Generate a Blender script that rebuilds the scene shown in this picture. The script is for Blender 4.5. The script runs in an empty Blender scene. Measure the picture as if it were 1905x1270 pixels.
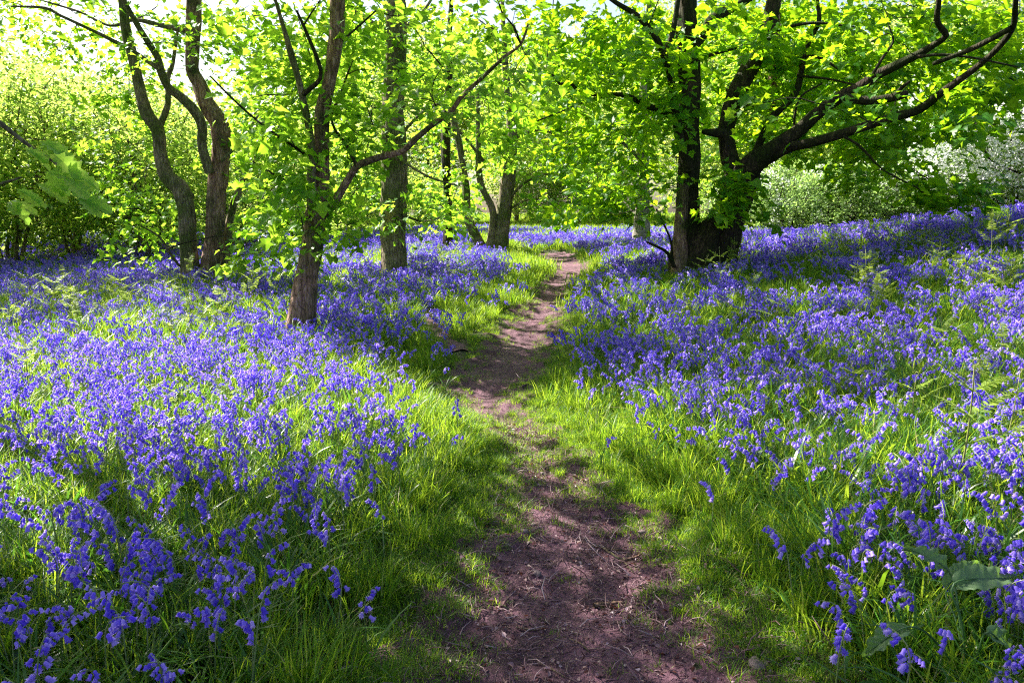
import bpy, math, random
import numpy as np
from mathutils import Vector

# ------------------------------------------------------------------ camera, world, sun
scene = bpy.context.scene
COL = scene.collection
FPX, CX, CY = 1480.0, 952.5, 635.0           # focal length in photo pixels (1905 wide)
PITCH = math.radians(9.0)
CAMH = 1.6
cam_d = bpy.data.cameras.new("camera")
cam = bpy.data.objects.new("camera", cam_d)
COL.objects.link(cam)
cam.location = (0, 0, CAMH)
cam.rotation_euler = (math.radians(90) - PITCH, 0, 0)
cam_d.sensor_width = 36.0
cam_d.lens = 36.0 * FPX / 1905.0
cam_d.clip_start = 0.05
cam_d.clip_end = 2000
scene.camera = cam

SUN_EL, SUN_AZ_VEC = math.radians(43), (-0.80, 0.60)
world = bpy.data.worlds.new("World")
scene.world = world
world.use_nodes = True
wn = world.node_tree
sky = wn.nodes.new("ShaderNodeTexSky")
sky.sky_type = 'NISHITA'
sky.sun_disc = False
sky.sun_elevation = SUN_EL
sky.sun_rotation = math.atan2(SUN_AZ_VEC[0], SUN_AZ_VEC[1])
sky.air_density = 1.0
sky.dust_density = 3.0
sky.ozone_density = 0.6
bg = wn.nodes["Background"]
bg.inputs[1].default_value = 0.058
wn.links.new(sky.outputs[0], bg.inputs[0])

sun_d = bpy.data.lights.new("sun", 'SUN')
sun = bpy.data.objects.new("sun", sun_d)
COL.objects.link(sun)
sun_d.energy = 5.0
sun_d.angle = math.radians(0.5)
sun_d.color = (1.0, 0.94, 0.82)
_h = math.cos(SUN_EL)
_tosun = Vector((SUN_AZ_VEC[0] * _h, SUN_AZ_VEC[1] * _h, math.sin(SUN_EL)))
sun.rotation_euler = _tosun.to_track_quat('Z', 'Y').to_euler()
sun.location = (-20, 15, 25)

vs = scene.view_settings
vs.view_transform = 'Standard'
vs.look = 'None'
vs.gamma = 1
vs.use_curve_mapping = False
vs.exposure = 2.15

cy = scene.cycles
cy.max_bounces = 7
cy.diffuse_bounces = 4
cy.glossy_bounces = 2
cy.transmission_bounces = 5
cy.transparent_max_bounces = 4
cy.use_denoising = False
scene.cycles.filter_width = 1.2
cy.caustics_reflective = False
cy.caustics_refractive = False
cy.sample_clamp_indirect = 6
try:
    cy.denoiser = 'OPENIMAGEDENOISE'
except Exception:
    pass

rng = np.random.default_rng(7)
random.seed(7)

# ------------------------------------------------------------------ maths helpers
def vnoise(x, y, s, seed=0):
    """smooth pseudo noise in about -1..1"""
    r = np.random.default_rng(1000 + seed)
    out = 0
    for k in range(6):
        a = r.uniform(0, 2 * math.pi)
        f = r.uniform(0.6, 1.7) / s
        out = out + np.sin((x * math.cos(a) + y * math.sin(a)) * f * 2 * math.pi + r.uniform(0, 6.28)) * np.sin((-x * math.sin(a) + y * math.cos(a)) * f * 4.1 + r.uniform(0, 6.28))
    return out / 2.6

def base_z(x, y):
    x = np.asarray(x, float); y = np.asarray(y, float)
    z = 0.85 * (1 - np.exp(-np.maximum(y - 8, 0) / 14.0))
    z = z + 0.006 * np.maximum(y - 40, 0)
    bank = 2.4 * np.tanh(np.maximum(x - 0.9, 0) * (0.105 + 0.010 * np.maximum(x - 4, 0)) / 2.4) / (1 + np.exp((y - 21) / 3.0))
    z = z + bank
    z = z - 0.32 * np.tanh(np.maximum(-x - 5, 0) / 6) * np.clip((y - 5) / 10, 0, 1)
    return z

def ray(px, py):
    u = (px - CX) / FPX; v = (CY - py) / FPX
    return np.array([u, math.cos(PITCH) + v * math.sin(PITCH), -math.sin(PITCH) + v * math.cos(PITCH)])

def P(px, py, d):
    r = ray(px, py)
    r = r * (d / r[1])
    return np.array([r[0], r[1], CAMH + r[2]])

def hit(px, py):
    r = ray(px, py)
    r = r / r[1]
    d = 1.0
    while d < 90:
        p = r * d
        if CAMH + p[2] <= base_z(p[0], p[1]):
            return np.array([p[0], p[1], float(base_z(p[0], p[1]))])
        d *= 1.004
    return np.array([r[0] * 90, 90, float(base_z(r[0] * 90, 90))])

_path = [(1400, 700, 1560), (1265, 835, 1440), (1200, 815, 1345), (1150, 825, 1285), (1100, 850, 1250), (1050, 880, 1235), (1000, 925, 1215), (960, 945, 1180), (930, 948, 1120), (900, 950, 1085),
         (870, 970, 1060), (840, 965, 1040), (800, 925, 1010), (775, 905, 985), (750, 865, 960), (720, 850, 945), (690, 868, 1000), (660, 890, 1008), (630, 925, 1020), (600, 955, 1028),
         (570, 985, 1038), (540, 1000, 1045), (520, 1015, 1068), (505, 1040, 1092), (494, 1035, 1110), (488, 1010, 1085)]
_pl = np.array([hit(a, y)[:2] for y, a, b in _path])
_pr = np.array([hit(b, y)[:2] for y, a, b in _path])
def path_l(y): return np.interp(y, _pl[:, 1], _pl[:, 0])
def path_r(y): return np.interp(y, _pr[:, 1], _pr[:, 0])
def root_of(a, y):
    d = hit(a, y)[1]
    return hit(a, y + 0.30 * FPX / (d + .3))[:2]
_bl = np.array([root_of(a, y) for y, a in [(1400, 380), (1260, 500), (1200, 540), (1100, 560), (1000, 700), (900, 770), (850, 800), (780, 830), (740, 760), (700, 740), (650, 750), (620, 765), (600, 775), (570, 830), (540, 880), (500, 950), (470, 960), (455, 900), (440, 860)]])
_br = np.array([root_of(a, y) for y, a in [(1400, 1660), (1260, 1570), (1200, 1530), (1100, 1460), (1000, 1430), (900, 1400), (850, 1290), (800, 1200), (770, 1150), (740, 1130), (700, 1070), (640, 1040), (600, 1045), (560, 1050), (520, 1080), (495, 1140), (470, 1060), (455, 980), (440, 940)]])
def blue_l(y): return np.interp(y, _bl[:, 1], _bl[:, 0])
def blue_r(y): return np.interp(y, _br[:, 1], _br[:, 0])

def path_in(x, y):
    """signed distance-like: >0 inside the path (metres)"""
    j = 0.09 * vnoise(x, y, 0.5, 3) + 0.06 * vnoise(x, y, 0.15, 4)
    s = np.minimum(x - path_l(y), path_r(y) - x) + j
    return np.where((y > 23.5), -1.0, s)

def zground(x, y):
    x = np.asarray(x, float); y = np.asarray(y, float)
    z = base_z(x, y)
    s = path_in(x, y)
    z = z - 0.07 * np.clip((s + 0.25) / 0.4, 0, 1) * (y < 24)
    near = np.clip((60 - y) / 40, 0, 1)
    z = z + near * (0.03 * vnoise(x, y, 1.6, 1) + 0.012 * vnoise(x, y, 0.45, 2) * (s < 0.1))
    z = z + 0.006 * vnoise(x, y, 0.12, 8) * (s > 0)
    return z

# ------------------------------------------------------------------ object helpers
def tag(o, label=None, cat=None, group=None, kind=None):
    if label: o["label"] = label
    if cat: o["category"] = cat
    if group: o["group"] = group
    if kind: o["kind"] = kind
    return o

def mesh_from(name, V, tris, mats=(), mat_idx=None, smooth=False):
    V = np.asarray(V, np.float32).reshape(-1, 3)
    tris = np.asarray(tris, np.int32)
    k = tris.shape[1]
    me = bpy.data.meshes.new(name)
    me.vertices.add(len(V)); me.vertices.foreach_set("co", V.ravel())
    me.loops.add(tris.size); me.loops.foreach_set("vertex_index", tris.ravel())
    me.polygons.add(len(tris))
    me.polygons.foreach_set("loop_start", np.arange(0, tris.size, k, dtype=np.int32))
    for m in mats: me.materials.append(m)
    if mat_idx is not None: me.polygons.foreach_set("material_index", np.asarray(mat_idx, np.int32))
    if smooth is not False:
        me.polygons.foreach_set("use_smooth", np.broadcast_to(np.asarray(smooth, bool), (len(tris),)).copy())
    me.update(calc_edges=True)
    return me

def obj(name, me, parent=None, loc=None):
    o = bpy.data.objects.new(name, me)
    COL.objects.link(o)
    if parent is not None: o.parent = parent
    if loc is not None: o.location = loc
    return o

def empty(name, loc=(0, 0, 0)):
    o = bpy.data.objects.new(name, None)
    o.empty_display_size = 0.2
    COL.objects.link(o)
    o.location = loc
    return o

class Acc:
    """collects triangles with a material index"""
    def __init__(s): s.V = []; s.F = []; s.M = []; s.S = []; s.n = 0
    def add(s, V, F, m=0, smooth=True):
        V = np.asarray(V, float).reshape(-1, 3); F = np.asarray(F, int)
        if F.shape[1] == 4: F = np.concatenate([F[:, [0, 1, 2]], F[:, [0, 2, 3]]])
        s.V.append(V); s.F.append(F + s.n); s.M.append(np.full(len(F), m)); s.S.append(np.full(len(F), smooth)); s.n += len(V)
    def mesh(s, name, mats, off=(0, 0, 0)):
        return mesh_from(name, np.concatenate(s.V) - np.asarray(off), np.concatenate(s.F), mats, np.concatenate(s.M), np.concatenate(s.S))

def norm(v, axis=-1):
    return v / np.maximum(np.linalg.norm(v, axis=axis, keepdims=True), 1e-9)

def catmull(pts, step):
    pts = np.asarray(pts, float)
    if len(pts) < 3:
        n = max(2, int(np.linalg.norm(pts[-1, :3] - pts[0, :3]) / step) + 1)
        t = np.linspace(0, 1, n)[:, None]
        return pts[0] * (1 - t) + pts[-1] * t
    p = np.vstack([2 * pts[0] - pts[1], pts, 2 * pts[-1] - pts[-2]])
    out = []
    for i in range(1, len(p) - 2):
        L = np.linalg.norm(p[i + 1, :3] - p[i, :3])
        n = max(1, int(round(L / step)))
        for t in np.arange(n) / n:
            out.append(0.5 * ((2 * p[i]) + (-p[i - 1] + p[i + 1]) * t + (2 * p[i - 1] - 5 * p[i] + 4 * p[i + 1] - p[i + 2]) * t * t + (-p[i - 1] + 3 * p[i] - 3 * p[i + 1] + p[i + 2]) * t ** 3))
    out.append(pts[-1])
    return np.array(out)

def tube(pts, rad, sides=8, lump=0.0, flare=0.0, seed=0, cap=True):
    """swept tube with lumpy bark relief and a root flare"""
    pts = np.asarray(pts, float); rad = np.asarray(rad, float)
    n = len(pts)
    T = norm(np.gradient(pts, axis=0))
    ref = np.array([1.0, 0.13, 0]) if abs(T[0][2]) > 0.6 else np.array([0, 0, 1.0])
    A = np.zeros_like(T)
    a = ref - T[0] * ref.dot(T[0])
    for i in range(n):
        a = a - T[i] * a.dot(T[i]); a = a / max(np.linalg.norm(a), 1e-9); A[i] = a
    B = np.cross(T, A)
    th = np.linspace(0, 2 * math.pi, sides, endpoint=False)
    s = np.concatenate([[0], np.cumsum(np.linalg.norm(np.diff(pts, axis=0), axis=1))])
    R = np.repeat(rad[:, None], sides, 1)
    if lump > 0:
        r = np.random.default_rng(seed + 50)
        N = np.zeros((n, sides))
        for k, (fa, fs, am) in enumerate([(2, 0.9, 0.9), (3, 1.6, 0.7), (5, 1.1, 0.55), (7, 2.6, 0.4), (9, 5.0, 0.3), (4, 7.0, 0.3), (11, 9.0, .2)]):
            N += am * np.sin(th[None] * fa + s[:, None] * fs * 2.2 + r.uniform(0, 6.28) + 0.8 * np.sin(s[:, None] * r.uniform(1, 3)))
        R = R * (1 + lump * N * 0.5)
    if flare > 0:
        r = np.random.default_rng(seed + 9)
        lobes = 0.55 + 0.45 * np.sin(th * 5 + r.uniform(0, 6.28)) + 0.25 * np.sin(th * 3 + r.uniform(0, 6.28))
        R = R * (1 + flare * np.exp(-s[:, None] / 0.26) * lobes[None])
    V = pts[:, None] + R[:, :, None] * (np.cos(th)[None, :, None] * A[:, None] + np.sin(th)[None, :, None] * B[:, None])
    V = V.reshape(-1, 3)
    i = np.arange(n - 1)[:, None] * sides; j = np.arange(sides)[None]; jn = (j + 1) % sides
    F = np.stack([i + j, i + jn, i + sides + jn, i + sides + j], -1).reshape(-1, 4)
    F = np.concatenate([F[:, [0, 1, 2]], F[:, [0, 2, 3]]])
    if cap:
        V = np.vstack([V, pts[-1] + T[-1] * rad[-1] * 0.5])
        c = len(V) - 1; b = (n - 1) * sides
        F = np.concatenate([F, np.array([[b + q, b + (q + 1) % sides, c] for q in range(sides)])])
    return V, F

# ------------------------------------------------------------------ materials
def new_mat(name):
    m = bpy.data.materials.new(name); m.use_nodes = True
    nt = m.node_tree; nt.nodes.clear()
    return m, nt
def N(nt, t, **kw):
    n = nt.nodes.new(t)
    for k, v in kw.items(): setattr(n, k, v)
    return n
def ramp(nt, stops):
    r = N(nt, 'ShaderNodeValToRGB')
    e = r.color_ramp.elements
    while len(e) < len(stops): e.new(0.5)
    for q, (p, c) in zip(e, stops): q.position = p; q.color = (*c, 1)
    return r

def leaf_mat(name, stops, trans, gloss=0.25, tw=0.5, rough=0.45, use_obj=False):
    """reflective + translucent leaf; colour varies from leaf to leaf"""
    m, nt = new_mat(name)
    L = nt.links.new
    if use_obj:
        oi = N(nt, 'ShaderNodeObjectInfo'); g = N(nt, 'ShaderNodeNewGeometry')
        ad = N(nt, 'ShaderNodeMath', operation='ADD'); fr = N(nt, 'ShaderNodeMath', operation='FRACT')
        L(oi.outputs['Random'], ad.inputs[0]); L(g.outputs['Random Per Island'], ad.inputs[1]); L(ad.outputs[0], fr.inputs[0])
        rnd = fr.outputs[0]
    else:
        g = N(nt, 'ShaderNodeNewGeometry'); rnd = g.outputs['Random Per Island']
    r = ramp(nt, stops); L(rnd, r.inputs[0])
    hs = N(nt, 'ShaderNodeMix', data_type='RGBA', blend_type='MULTIPLY')
    hs.inputs['Factor'].default_value = 1
    d = N(nt, 'ShaderNodeBsdfPrincipled')
    L(r.outputs[0], d.inputs['Base Color'])
    d.inputs['Roughness'].default_value = rough
    d.inputs['Specular IOR Level'].default_value = gloss
    t = N(nt, 'ShaderNodeBsdfTranslucent')
    rt = ramp(nt, [(0, trans[0]), (1, trans[1])]); L(rnd, rt.inputs[0]); L(rt.outputs[0], t.inputs[0])
    mx = N(nt, 'ShaderNodeMixShader'); mx.inputs[0].default_value = tw
    nt.nodes.remove(hs)
    L(d.outputs[0], mx.inputs[1]); L(t.outputs[0], mx.inputs[2])
    o = N(nt, 'ShaderNodeOutputMaterial'); L(mx.outputs[0], o.inputs[0])
    return m

M = {}
M['syc'] = leaf_mat('sycamore_leaf', [(0, (0.04, 0.13, 0.008)), (0.5, (0.07, 0.20, 0.012)), (1, (0.11, 0.26, 0.02))], ((0.25, 0.55, 0.02), (0.58, 0.84, 0.06)))
M['syc_dark'] = leaf_mat('sycamore_leaf_deep', [(0, (0.02, 0.10, 0.006)), (0.5, (0.045, 0.16, 0.01)), (1, (0.08, 0.22, 0.015))], ((0.24, 0.55, 0.01), (0.56, 0.82, 0.02)))
M['bg'] = leaf_mat('wood_leaf', [(0, (0.06, 0.15, 0.015)), (1, (0.13, 0.26, 0.03))], ((0.52, 0.74, 0.08), (0.86, 0.94, 0.30)))  # bright glow of the far wood put into the pale translucent colour
M['shrub'] = leaf_mat('shrub_leaf', [(0, (0.04, 0.13, 0.015)), (1, (0.11, 0.24, 0.03))], ((0.40, 0.66, 0.07), (0.76, 0.90, 0.20)))
M['grey'] = leaf_mat('thorn_leaf', [(0, (0.06, 0.13, 0.035)), (1, (0.14, 0.22, 0.07))], ((0.22, 0.40, 0.08), (0.42, 0.60, 0.16)))
M['blossom'] = leaf_mat('may_blossom', [(0, (0.8, 0.8, 0.84)), (1, (0.92, 0.92, 0.95))], ((0.88, 0.9, 0.95), (0.95, 0.95, 0.98)), tw=0.55)
M['oak'] = leaf_mat('oak_leaf', [(0, (0.06, 0.20, 0.02)), (1, (0.10, 0.28, 0.03))], ((0.45, 0.75, 0.08), (0.62, 0.88, 0.13)), gloss=0.4, tw=.6)
M['grass'] = leaf_mat('grass_blade', [(0, (0.03, 0.10, 0.006)), (0.55, (0.06, 0.18, 0.01)), (0.88, (0.11, 0.24, 0.015)), (0.93, (0.26, 0.25, 0.09)), (1, (0.38, 0.33, 0.16))], ((0.16, 0.34, 0.012), (0.50, 0.64, 0.045)), gloss=0.3, use_obj=True)
M['strap'] = leaf_mat('bluebell_leaf', [(0, (0.02, 0.075, 0.012)), (1, (0.05, 0.14, 0.02))], ((0.10, 0.30, 0.02), (0.20, 0.42, 0.04)), gloss=0.45, rough=0.38, use_obj=True, tw=0.35)
M['bell'] = leaf_mat('bluebell_petal', [(0, (0.11, 0.06, 0.72)), (0.5, (0.25, 0.155, 0.90)), (1, (0.56, 0.42, 0.96))], ((0.21, 0.10, 0.88), (0.54, 0.36, 0.96)), gloss=0.25, use_obj=True, tw=0.4)
M['stem'] = leaf_mat('bluebell_stem', [(0, (0.14, 0.20, 0.06)), (1, (0.34, 0.38, 0.18))], ((0.25, 0.40, 0.08), (0.35, 0.45, 0.12)), gloss=0.3, use_obj=True, tw=0.25)
M['fern'] = leaf_mat('bracken_leaf', [(0, (0.10, 0.17, 0.03)), (1, (0.20, 0.27, 0.05))], ((0.36, 0.52, 0.06), (0.55, 0.66, 0.10)), gloss=0.2)
M['fern_stem'] = leaf_mat('bracken_stem', [(0, (0.20, 0.22, 0.07)), (1, (0.26, 0.27, 0.09))], ((0.3, 0.35, 0.1), (0.3, 0.35, 0.1)), tw=0.15)
M['dock'] = leaf_mat('burdock_leaf', [(0, (0.07, 0.15, 0.06)), (1, (0.12, 0.20, 0.09))], ((0.22, 0.42, 0.05), (0.26, 0.46, 0.06)), gloss=0.45, rough=0.4, tw=0.35)
M['litter'] = leaf_mat('dead_leaf', [(0, (0.06, 0.028, 0.03)), (0.5, (0.15, 0.078, 0.09)), (0.85, (0.30, 0.18, 0.20)), (1, (0.50, 0.36, 0.40))], ((0.3, 0.1, 0.05), (0.4, 0.15, 0.08)), gloss=0.35, use_obj=True, tw=0.15)

def bark_mat(name, dark, mid, light, moss, moss_amt=0.45, scale=1.0):
    m, nt = new_mat(name); L = nt.links.new
    tc = N(nt, 'ShaderNodeTexCoord')
    mp = N(nt, 'ShaderNodeMapping'); mp.inputs['Scale'].default_value = (14 * scale, 14 * scale, 3.2 * scale)
    L(tc.outputs['Object'], mp.inputs[0])
    n1 = N(nt, 'ShaderNodeTexNoise'); n1.inputs['Scale'].default_value = 1.6; n1.inputs['Detail'].default_value = 6; n1.inputs['Roughness'].default_value = 0.65
    L(mp.outputs[0], n1.inputs[0])
    vo = N(nt, 'ShaderNodeTexVoronoi', feature='DISTANCE_TO_EDGE'); vo.inputs['Scale'].default_value = 1.7
    L(mp.outputs[0], vo.inputs[0])
    n2 = N(nt, 'ShaderNodeTexNoise'); n2.inputs['Scale'].default_value = 2.2; n2.inputs['Detail'].default_value = 5
    L(tc.outputs['Object'], n2.inputs[0])
    r = ramp(nt, [(0.28, dark), (0.5, mid), (0.72, light)]); L(n1.outputs[0], r.inputs[0])
    rm = ramp(nt, [(0.5 - 0.12 + (0.5 - moss_amt) * 0.3, (0, 0, 0)), (0.62 + (0.5 - moss_amt) * 0.3, (1, 1, 1))]); L(n2.outputs[0], rm.inputs[0])
    mx = N(nt, 'ShaderNodeMix', data_type='RGBA'); L(rm.outputs[0], mx.inputs['Factor']); L(r.outputs[0], mx.inputs['A']); mx.inputs['B'].default_value = (*moss, 1)
    cr = ramp(nt, [(0.0, (0.25, 0.25, 0.25)), (0.12, (1, 1, 1))]); L(vo.outputs['Distance'], cr.inputs[0])
    mu = N(nt, 'ShaderNodeMix', data_type='RGBA', blend_type='MULTIPLY'); mu.inputs['Factor'].default_value = 0.75
    L(mx.outputs['Result'], mu.inputs['A']); L(cr.outputs[0], mu.inputs['B'])
    p = N(nt, 'ShaderNodeBsdfPrincipled'); p.inputs['Roughness'].default_value = 0.9; p.inputs['Specular IOR Level'].default_value = 0.2
    L(mu.outputs['Result'], p.inputs['Base Color'])
    ad = N(nt, 'ShaderNodeMath', operation='ADD'); L(n1.outputs[0], ad.inputs[0])
    mm = N(nt, 'ShaderNodeMath', operation='MINIMUM'); L(vo.outputs['Distance'], mm.inputs[0]); mm.inputs[1].default_value = 0.2
    L(mm.outputs[0], ad.inputs[1])
    b = N(nt, 'ShaderNodeBump'); b.inputs['Strength'].default_value = 1.0; b.inputs['Distance'].default_value = 0.035
    L(ad.outputs[0], b.inputs['Height']); L(b.outputs[0], p.inputs['Normal'])
    o = N(nt, 'ShaderNodeOutputMaterial'); L(p.outputs[0], o.inputs[0])
    return m
M['bark'] = bark_mat('sycamore_bark', (0.06, 0.045, 0.035), (0.24, 0.18, 0.13), (0.44, 0.35, 0.27), (0.09, 0.11, 0.03), 0.48)
M['bark_red'] = bark_mat('reddish_bark', (0.07, 0.038, 0.030), (0.30, 0.175, 0.13), (0.54, 0.38, 0.31), (0.06, 0.07, 0.025), 0.38)
M['bark_dark'] = bark_mat('mossy_silhouette_bark', (0.010, 0.008, 0.006), (0.042, 0.030, 0.021), (0.15, 0.10, 0.065), (0.022, 0.03, 0.007), 0.55)  # mossy bark; backlit silhouette darkness is put into its near-black colour
M['bark_pale'] = bark_mat('pale_bark', (0.12, 0.10, 0.09), (0.30, 0.26, 0.24), (0.45, 0.40, 0.38), (0.12, 0.13, 0.06), 0.35)
M['twig'] = bark_mat('twig_bark', (0.02, 0.016, 0.012), (0.05, 0.04, 0.03), (0.09, 0.07, 0.05), (0.04, 0.05, 0.015), 0.3, 3)

def soil_mat(name, cols, speck):
    m, nt = new_mat(name); L = nt.links.new
    tc = N(nt, 'ShaderNodeTexCoord')
    n1 = N(nt, 'ShaderNodeTexNoise'); n1.inputs['Scale'].default_value = 2.0; n1.inputs['Detail'].default_value = 8; n1.inputs['Roughness'].default_value = 0.7
    n2 = N(nt, 'ShaderNodeTexNoise'); n2.inputs['Scale'].default_value = 60; n2.inputs['Detail'].default_value = 5; n2.inputs['Roughness'].default_value = 0.7
    v = N(nt, 'ShaderNodeTexVoronoi'); v.inputs['Scale'].default_value = 70
    for q in (n1, n2, v): L(tc.outputs['Object'], q.inputs[0])
    ad = N(nt, 'ShaderNodeMath', operation='MULTIPLY_ADD'); L(n2.outputs[0], ad.inputs[0]); ad.inputs[1].default_value = 0.6
    mu0 = N(nt, 'ShaderNodeMath', operation='MULTIPLY'); L(n1.outputs[0], mu0.inputs[0]); mu0.inputs[1].default_value = 0.5; L(mu0.outputs[0], ad.inputs[2])
    r = ramp(nt, [(0.38, cols[0]), (0.52, cols[1]), (0.68, cols[2])]); L(ad.outputs[0], r.inputs[0])
    gt = N(nt, 'ShaderNodeMath', operation='LESS_THAN'); L(v.outputs['Distance'], gt.inputs[0]); gt.inputs[1].default_value = 0.22
    mx = N(nt, 'ShaderNodeMix', data_type='RGBA'); L(gt.outputs[0], mx.inputs['Factor']); L(r.outputs[0], mx.inputs['A']); mx.inputs['B'].default_value = (*speck, 1)
    p = N(nt, 'ShaderNodeBsdfPrincipled'); p.inputs['Roughness'].default_value = 0.75; p.inputs['Specular IOR Level'].default_value = 0.35
    L(mx.outputs['Result'], p.inputs['Base Color'])
    b = N(nt, 'ShaderNodeBump'); b.inputs['Strength'].default_value = 1; b.inputs['Distance'].default_value = 0.02
    L(n2.outputs[0], b.inputs['Height']); L(b.outputs[0], p.inputs['Normal'])
    o = N(nt, 'ShaderNodeOutputMaterial'); L(p.outputs[0], o.inputs[0])
    return m
M['soil'] = soil_mat('woodland_soil', ((0.012, 0.010, 0.006), (0.03, 0.03, 0.012), (0.05, 0.055, 0.02)), (0.035, 0.045, 0.015))
M['path'] = soil_mat('path_soil', ((0.022, 0.008, 0.013), (0.085, 0.032, 0.053), (0.21, 0.095, 0.14)), (0.20, 0.09, 0.13))
m, nt = new_mat('stone'); p = N(nt, 'ShaderNodeBsdfPrincipled'); n = N(nt, 'ShaderNodeTexNoise'); n.inputs['Scale'].default_value = 30
r = ramp(nt, [(0.3, (0.09, 0.055, 0.06)), (0.7, (0.24, 0.17, 0.18))]); nt.links.new(n.outputs[0], r.inputs[0]); nt.links.new(r.outputs[0], p.inputs['Base Color']); p.inputs['Roughness'].default_value = 0.8
o = N(nt, 'ShaderNodeOutputMaterial'); nt.links.new(p.outputs[0], o.inputs[0]); M['stone'] = m
m, nt = new_mat('blue_plastic'); p = N(nt, 'ShaderNodeBsdfPrincipled'); p.inputs['Base Color'].default_value = (0.02, 0.22, 0.75, 1); p.inputs['Roughness'].default_value = 0.35
n = N(nt, 'ShaderNodeTexNoise'); n.inputs['Scale'].default_value = 40; b = N(nt, 'ShaderNodeBump'); nt.links.new(n.outputs[0], b.inputs['Height']); nt.links.new(b.outputs[0], p.inputs['Normal'])
o = N(nt, 'ShaderNodeOutputMaterial'); nt.links.new(p.outputs[0], o.inputs[0]); M['blue'] = m

# ------------------------------------------------------------------ ground and path
def axis(stops):
    out = []
    for a, b, s in stops: out += list(np.arange(a, b, s))
    return np.array(out + [stops[-1][1]])
gx = axis([(-320, -60, 20), (-60, -16, 2), (-16, -5, 0.4), (-5, 6, 0.10), (6, 16, 0.4), (16, 60, 2), (60, 320, 20)])
gy = axis([(-60, -4, 4), (-4, 1, 0.5), (1, 12, 0.09), (12, 26, 0.2), (26, 60, 1), (60, 400, 12)])
X, Y = np.meshgrid(gx, gy)
Z = zground(X, Y)
nx, ny = len(gx), len(gy)
ii = (np.arange(ny - 1)[:, None] * nx + np.arange(nx - 1)[None]).ravel()
me = mesh_from('ground', np.stack([X, Y, Z], -1), np.stack([ii, ii + 1, ii + nx + 1, ii + nx], -1), [M['soil']], smooth=True)
tag(obj('ground', me), kind='structure')
# path sheet, 8 mm above the soil, ragged edges
py_ = np.arange(1.2, 23.3, 0.06)
nc = 40
rows = []
for y in py_:
    w = -0.16
    a = path_l(y) + 0.09 * math.sin(y * 5.1) * math.sin(y * 1.7) + 0.05 * math.sin(y * 13 + 1) + w
    b = path_r(y) + 0.09 * math.sin(y * 4.3 + 2) * math.sin(y * 2.1) + 0.05 * math.sin(y * 11) - w
    xs = np.linspace(a, max(b, a + 0.12), nc)
    rows.append(np.stack([xs, np.full(nc, y), zground(xs, np.full(nc, y)) + 0.014], -1))
R_ = np.array(rows)
R_[:, 0, 2] -= 0.05; R_[:, -1, 2] -= 0.05
ii = (np.arange(len(py_) - 1)[:, None] * nc + np.arange(nc - 1)[None]).ravel()
me = mesh_from('path', R_, np.stack([ii, ii + 1, ii + nc + 1, ii + nc], -1), [M['path']], smooth=True)
tag(obj('path', me), kind='structure')
# small worn side track on the left
sp = np.array([hit(a, b)[:2] for a, b in [(850, 655), (822, 636), (806, 615), (800, 596), (806, 578)]])
sp = catmull(sp, 0.08)
tn = norm(np.gradient(sp, axis=0)); pn = np.stack([tn[:, 1], -tn[:, 0]], -1)
offs = np.linspace(-1, 1, 9)
wid = 0.17 + 0.05 * np.sin(np.arange(len(sp)) * 0.7)
G2 = sp[:, None] + pn[:, None] * offs[None, :, None] * wid[:, None, None]
Zs = zground(G2[..., 0], G2[..., 1]) + 0.02 - 0.03 * (np.abs(offs) > 0.9)[None]
ii = (np.arange(len(sp) - 1)[:, None] * 9 + np.arange(8)[None]).ravel()
me = mesh_from('side_path', np.concatenate([G2, Zs[..., None]], -1), np.stack([ii, ii + 1, ii + 10, ii + 9], -1), [M['path']], smooth=True)
tag(obj('side_path', me), kind='structure')
def side_in(x, y):
    d = np.min(np.hypot(np.asarray(x)[..., None] - sp[::3, 0], np.asarray(y)[..., None] - sp[::3, 1]), -1)
    return 0.16 - d

# ------------------------------------------------------------------ leaves and trees
_ol = [(0, 0), (0.18, -0.10), (0.42, -0.02), (0.30, 0.22), (0.60, 0.42), (0.34, 0.50), (0.26, 0.66), (0, 1.0)]
def _mirror(o): return np.array(o + [(-x, y) for x, y in reversed(o[1:-1])])
SYC = _mirror(_ol)
OAK = _mirror([(0, 0), (0.06, 0.12), (0.20, 0.18), (0.12, 0.28), (0.28, 0.42), (0.16, 0.50), (0.30, 0.66), (0.15, 0.74), (0.18, 0.90), (0, 1.0)])
SIMPLE = _mirror([(0, 0), (0.36, 0.35), (0.22, 0.8), (0, 1.0)])
DIA = np.array([(0, 0), (0.38, 0.5), (0, 1.0), (-0.38, 0.5)])

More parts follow.
